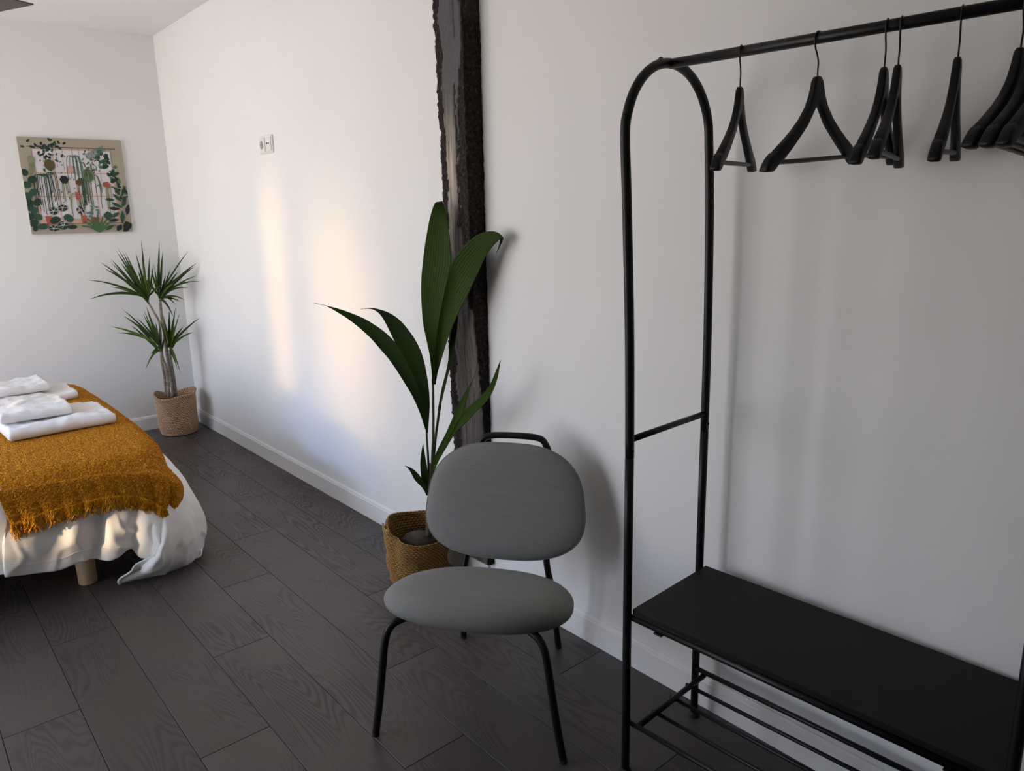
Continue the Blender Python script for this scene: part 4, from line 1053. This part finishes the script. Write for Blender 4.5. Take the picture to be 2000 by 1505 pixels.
    blade('leaf', [(1.579,2.388,0.3952),(1.572,2.393,0.4304),(1.566,2.399,0.4597),(1.564,2.401,0.4945),(1.564,2.401,0.529),(1.567,2.398,0.5633),(1.574,2.392,0.6097)],
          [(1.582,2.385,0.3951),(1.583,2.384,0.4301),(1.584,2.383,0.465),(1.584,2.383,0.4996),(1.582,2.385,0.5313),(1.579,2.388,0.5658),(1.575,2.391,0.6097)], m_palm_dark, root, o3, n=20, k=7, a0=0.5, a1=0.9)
build_palm()


# ------------------------------------------------------------------ lounge chair
def build_chair():
    root = empty('lounge_chair', (1.315, 1.671, 0), atan2(-0.807, 0.590))
    tag(root, 'grey upholstered low chair with rounded back pad and black tube legs', 'chair')
    # local frame: x = towards the chair's right side as seen from the front, y = back
    def pad(name, A, C_, th, egg, e=2 / 2.35, flatb=0.0, rk=0.34):
        nA, nR = 72, 22; vs = []; fs = []
        for i in range(1, nR):
            ph = -pi / 2 + pi * i / nR
            k = cos(ph) ** rk; h = (abs(sin(ph)) ** 0.95) * (1 if ph > 0 else -1) * th / 2
            for a_ in range(nA):
                a = 2 * pi * a_ / nA; ca, sa = cos(a), sin(a)
                u = (abs(ca) ** e) * (1 if ca > 0 else -1); v = (abs(sa) ** e) * (1 if sa > 0 else -1)
                u *= (1 - egg * v)
                if v < 0: v *= (1 - flatb * (abs(v) ** 3))
                crown = 1.0 + 0.0 * k
                vs.append((u * A * k, v * C_ * k, h * crown))
        vs.append((0, 0, -th / 2)); vs.append((0, 0, th / 2))
        for i in range(nR - 2):
            for a_ in range(nA):
                b_ = (a_ + 1) % nA; fs.append((i * nA + a_, i * nA + b_, (i + 1) * nA + b_, (i + 1) * nA + a_))
        for a_ in range(nA):
            b_ = (a_ + 1) % nA
            fs.append((len(vs) - 2, b_, a_)); fs.append((len(vs) - 1, (nR - 2) * nA + a_, (nR - 2) * nA + b_))
        me = mesh_from(name, vs, fs)
        o = link(name, me, m_uph, root)
        if name == 'seat': return o
        mid = nR // 2 + 1
        ring = [Vector(vs[mid * nA + a_]) * 1.0 for a_ in range(nA)]
        ring = [Vector((p_.x * 1.002, p_.y * 1.002, p_.z)) for p_ in ring] + [ring[0], ring[1]]
        a, b = tube_data(ring, 0.0016, 6, False)
        link('piping', mesh_from('piping', a, b), m_uph, o)
        return o
    seat = pad('seat', 0.281, 0.206, 0.104, 0.08, rk=0.42)
    seat.location = (0.004, -0.098, 0.381); seat.rotation_euler = (-0.18, 0, 0)
    back = pad('backrest', 0.270, 0.194, 0.058, 0.085, e=2 / 2.75)
    back.location = (0.006, 0.218, 0.566); back.rotation_euler = (1.27, 0, 0)
    R_ = 0.0112
    for s in (-1, 1):
        tube('front_leg', [(0.280 * s, -0.276, 0.012), (0.262 * s, -0.274, 0.12), (0.246 * s, -0.272, 0.236), (0.234 * s, -0.268, 0.318), (0.217 * s, -0.258, 0.358), (0.180 * s, -0.235, 0.374), (0.12 * s, -0.19, 0.368), (0.06 * s, -0.10, 0.350)], R_, m_black, root, n=70, seg=16)
    ft = lambda x, y: lathe('foot_cap', [(0.0098, 0.0), (0.0110, 0.002), (0.0110, 0.014), (0.0104, 0.016)], m_rubber, root, 18, (x, y, 0.0))
    for s in (-1, 1): ft(0.281 * s, -0.276); ft(0.174 * s, 0.277)
    # rear legs run up behind the back pad and join in the handle loop
    for s in (-1, 1):
        tube('rear_leg', [(0.174 * s, 0.276, 0.012), (0.166 * s, 0.262, 0.12), (0.157 * s, 0.246, 0.24), (0.150 * s, 0.238, 0.30)], R_, m_black, root, n=40, seg=16)
    tube('back_frame', [(-0.150, 0.236, 0.295), (-0.138, 0.245, 0.36), (-0.128, 0.262, 0.46), (-0.118, 0.282, 0.58), (-0.110, 0.300, 0.69), (-0.092, 0.310, 0.742), (-0.062, 0.314, 0.760), (0.025, 0.315, 0.764), (0.100, 0.314, 0.760), (0.128, 0.310, 0.742), (0.146, 0.300, 0.69), (0.148, 0.282, 0.58), (0.140, 0.262, 0.46), (0.140, 0.245, 0.36), (0.150, 0.236, 0.295)], R_, m_black, root, n=150, seg=16)
    tube('seat_rail', [(-0.152, 0.238, 0.285), (-0.12, 0.12, 0.315), (-0.08, -0.05, 0.335)], R_ * 0.9, m_black, root, n=24)
    tube('seat_rail', [(0.152, 0.238, 0.285), (0.12, 0.12, 0.315), (0.08, -0.05, 0.335)], R_ * 0.9, m_black, root, n=24)
build_chair()


# ------------------------------------------------------------------ clothes rack
RK_O = Vector((1.693, 1.158, 0)); RK_ANG = atan2(-0.999, 0.045)
# local frame: x along the rack towards the near end, y = away from the rack's open side
def RK(u, v, z): return (u, -v, z)      # v = distance out from the wall side
RAIL_Z = 1.826
RL = 0.855
def build_rack():
    root = empty('clothes_rack', RK_O, RK_ANG)
    tag(root, 'black metal clothes rack with arched ends, hanging rail and low shelf', 'rack')
    root.scale = (1, 1, 1)
    r = 0.0112
    for e, (u0, out) in enumerate(((0.0, -0.012), (RL, 0.012))):
        # one bent tube: front upright, arch, rear upright (upper half) ; lower halves are separate tubes plugged in
        cz, rad, vc = 1.662, 0.170, 0.187
        up = [RK(u0, 0.337, 0.905), RK(u0, 0.345, 1.2), RK(u0 + out * .5, 0.354, 1.5)]
        arc = [RK(u0 + out, vc + rad * cos(a), cz + rad * sin(a)) for a in [pi * k / 10 for k in range(0, 11)]]
        dn = [RK(u0 + out * .5, 0.012, 1.5), RK(u0, 0.008, 1.2), RK(u0, 0.004, 0.905)]
        tube('arch', up + arc + dn, r, m_black, root, n=120, seg=18)
        for v, vt, zt_ in ((0.334, 0.338, 0.902), (0.0, 0.004, 0.902)):
            tube('upright', [RK(u0, v, 0.016), RK(u0, vt, zt_)], r, m_black, root, n=4, seg=18)
            lathe('foot', [(0.014, 0.0), (0.0165, 0.002), (0.0165, 0.006), (0.009, 0.012), (0.008, 0.017)], m_rubber, root, 20, RK(u0, v, 0))
            bm = bmesh.new(); bmesh.ops.create_uvsphere(bm, u_segments=10, v_segments=8, radius=0.0035)
            bm_obj('screw', bm, m_black, root, True, RK(u0 + 0.0105, vt, 0.925))
            bm = bmesh.new(); bmesh.ops.create_uvsphere(bm, u_segments=8, v_segments=6, radius=0.0018)
            bm_obj('joint_nick', bm, m_steel, root, True, RK(u0 - 0.0098, vt + 0.0045, 0.903))
        tube('crossbar', [RK(u0, 0.008, 0.952), RK(u0, 0.334, 0.952)], 0.0080, m_black, root, n=2, seg=14)
        # lower cross bar of the shoe shelf sits a little in from the end
        du = 0.030 if e == 0 else -0.030
        tube('shoe_shelf_crossbar', [RK(u0 + du, 0.002, 0.152), RK(u0 + du, 0.322, 0.152)], 0.0078, m_black, root, n=2, seg=14)
        bm = bmesh.new(); bmesh.ops.create_uvsphere(bm, u_segments=12, v_segments=8, radius=0.007)
        bm_obj('bolt', bm, m_black, root, True, RK(u0 + out - 0.011 * (1 if e == 0 else -1), 0.215, cz + rad + 0.006))
    tube('hanging_rail', [RK(-0.010, 0.195, RAIL_Z + 0.004), RK(RL + 0.01, 0.195, RAIL_Z - 0.004)], 0.0112, m_black, root, n=2, seg=20)
    # board
    bm = bmesh.new(); bm_box(bm, 0.012, RL - 0.012, -0.330, 0.012, 0.481, 0.496, 0.0015, 2); bm_obj('shelf_board', bm, m_board, root, False)
    for v in (0.0, 0.328):
        tube('shelf_rail', [RK(0.0, v, 0.470), RK(RL, v, 0.470)], 0.0085, m_black, root, n=2, seg=14)
    for u in (0.095, 0.76):
        bm = bmesh.new(); bm_box(bm, u - 0.012, u + 0.012, -0.337, -0.320, 0.4575, 0.4615, 0.001); bm_obj('clip', bm, m_black, root, False)
    for v in (0.004, 0.322):
        tube('shoe_shelf_rail', [RK(0.0, v, 0.165 if v < .1 else 0.152), RK(RL, v, 0.165 if v < .1 else 0.152)], 0.0072, m_black, root, n=2, seg=12)
    for v in (0.066, 0.145, 0.232):
        tube('shoe_shelf_rod', [RK(0.012, v, 0.1445), RK(RL - 0.012, v, 0.1445)], 0.0056, m_black, root, n=2, seg=12)
    return root
build_rack()


# ------------------------------------------------------------------ coat hangers
def hanger_meshes():
    # outline of the wooden body, right half (u, v), v=0 at the neck top
    top = [(0.0, 0.0), (0.009, -0.001), (0.0145, -0.006), (0.018, -0.018), (0.024, -0.035), (0.036, -0.055), (0.060, -0.079), (0.090, -0.100), (0.125, -0.121), (0.158, -0.139), (0.160, -0.144), (0.168, -0.142), (0.180, -0.150), (0.190, -0.160), (0.1965, -0.171)]
    bot = [(0.0, -0.056), (0.006, -0.058), (0.016, -0.067), (0.024, -0.076), (0.044, -0.097), (0.072, -0.117), (0.104, -0.139), (0.134, -0.158), (0.140, -0.160), (0.146, -0.163), (0.154, -0.168), (0.162, -0.174), (0.170, -0.178), (0.180, -0.178), (0.196, -0.176)]
    n = len(top); G = []
    for s in (-1, 1):
        order = range(n - 1, 0, -1) if s < 0 else range(0, n)
        for i in order:
            (u, v), (u2, v2) = top[i], bot[i]
            w = 0.0065 + 0.0028 * (u / 0.19)         # half thickness grows to the shoulder
            cv = 0.003 * (u / 0.19) ** 2            # arms sweep forward
            ring = []
            for (f, h) in ((0.0, 0.55), (0.06, 0.88), (0.2, 1.0), (0.8, 1.0), (0.94, 0.88), (1.0, 0.55)):
                ring.append(Vector((s * 0.93 * (u + (u2 - u) * f), cv + w * h, v + (v2 - v) * f)))
            for (f, h) in ((1.0, 0.55), (0.94, 0.88), (0.8, 1.0), (0.2, 1.0), (0.06, 0.88), (0.0, 0.55)):
                ring.append(Vector((s * 0.93 * (u + (u2 - u) * f), cv - w * h, v + (v2 - v) * f)))
            G.append(ring)
    me = grid_mesh('body', G, True)
    bm = bmesh.new(); bm.from_mesh(me); bmesh.ops.holes_fill(bm, edges=[e for e in bm.edges if e.is_boundary], sides=0)
    bmesh.ops.recalc_face_normals(bm, faces=bm.faces); bm.to_mesh(me); bm.free()
    me.polygons.foreach_set('use_smooth', [True] * len(me.polygons)); me.materials.append(m_hanger)
    P = crom([(-0.148, 0.002, -0.160), (-0.08, 0.001, -0.161), (0.0, 0.0, -0.161), (0.08, 0.001, -0.161), (0.148, 0.002, -0.160)], 16)
    a, b = tube_data(P, 0.0048, 10); bar = mesh_from('bar', a, b); bar.materials.append(m_bar)
    rc = 0.0705                                       # rail centre above the neck
    R_ = 0.0145; cz = rc + 0.0112 - R_ + 0.0016
    pts = [(0, 0, -0.012), (0, 0, 0.012), (0.001, 0, 0.026), (-0.004, 0, 0.040), (-0.0115, 0, 0.052)]
    for k in range(0, 11):
        a_ = radians(195 - k * 19.5); pts.append((R_ * cos(a_), 0, cz + R_ * sin(a_)))
    P = crom(pts, 70); a, b = tube_data(P, 0.0016, 8); hook = mesh_from('hook', a, b); hook.materials.append(m_black)
    return me, bar, hook, rc
HB, HBAR, HH, HRC = hanger_meshes()
hanger0 = empty('coat_hanger')
for nm, me in (('body', HB), ('bar', HBAR), ('hook', HH)): link(nm, me, None, hanger0)
hang_data = [   # y on the rail, turn, tilt, label
    (0.977, 20.0, 1.5, 'black wooden coat hanger nearest the rounded left arch of the rack'),
    (0.807, -1.5, 4.0, 'black wooden coat hanger showing widest, second from the left arch'),
    (0.676, 13.5, 2.0, 'black wooden coat hanger overlapped by its neighbour, third from left arch'),
    (0.651, 16.0, -0.5, 'black wooden coat hanger crossing in front of the third, fourth from arch'),
    (0.551, 14.5, 2.5, 'black wooden coat hanger seen nearly edge-on, standing alone on the rail'),
    (0.455, 1.0, -3.0, 'black wooden coat hanger at the left of the close bunch of three'),
    (0.434, 2.0, -3.0, 'black wooden coat hanger in the middle of the close bunch of three'),
    (0.412, 2.5, -3.0, 'black wooden coat hanger at the right of the close bunch of three'),
]
for i, (y, th, ti, lab) in enumerate(hang_data):
    if i == 0: h = hanger0
    else:
        h = hanger0.copy(); COL.objects.link(h)
        for ch in list(hanger0.children):
            c = ch.copy(); COL.objects.link(c); c.parent = h
    # rail axis position at this y
    u = (RK_O.y - y); t = u / 0.999
    xr = RK_O.x + 0.045 * t - 0.999 * 0.195
    yr = RK_O.y - 0.999 * t - 0.045 * 0.195 + 0.009
    zr = RAIL_Z + 0.004 - 0.008 * t / 0.8
    a = radians(th); ti_ = radians(ti)
    rot = Matrix.Rotation(a, 4, 'Z') @ Matrix.Rotation(-ti_, 4, 'Y')
    piv = Vector((xr, yr, zr)); nk = rot @ Vector((0, 0, -HRC))
    h.location = piv + nk; h.rotation_euler = rot.to_euler()
    tag(h, lab, 'hanger', 'black coat hangers on the rail')
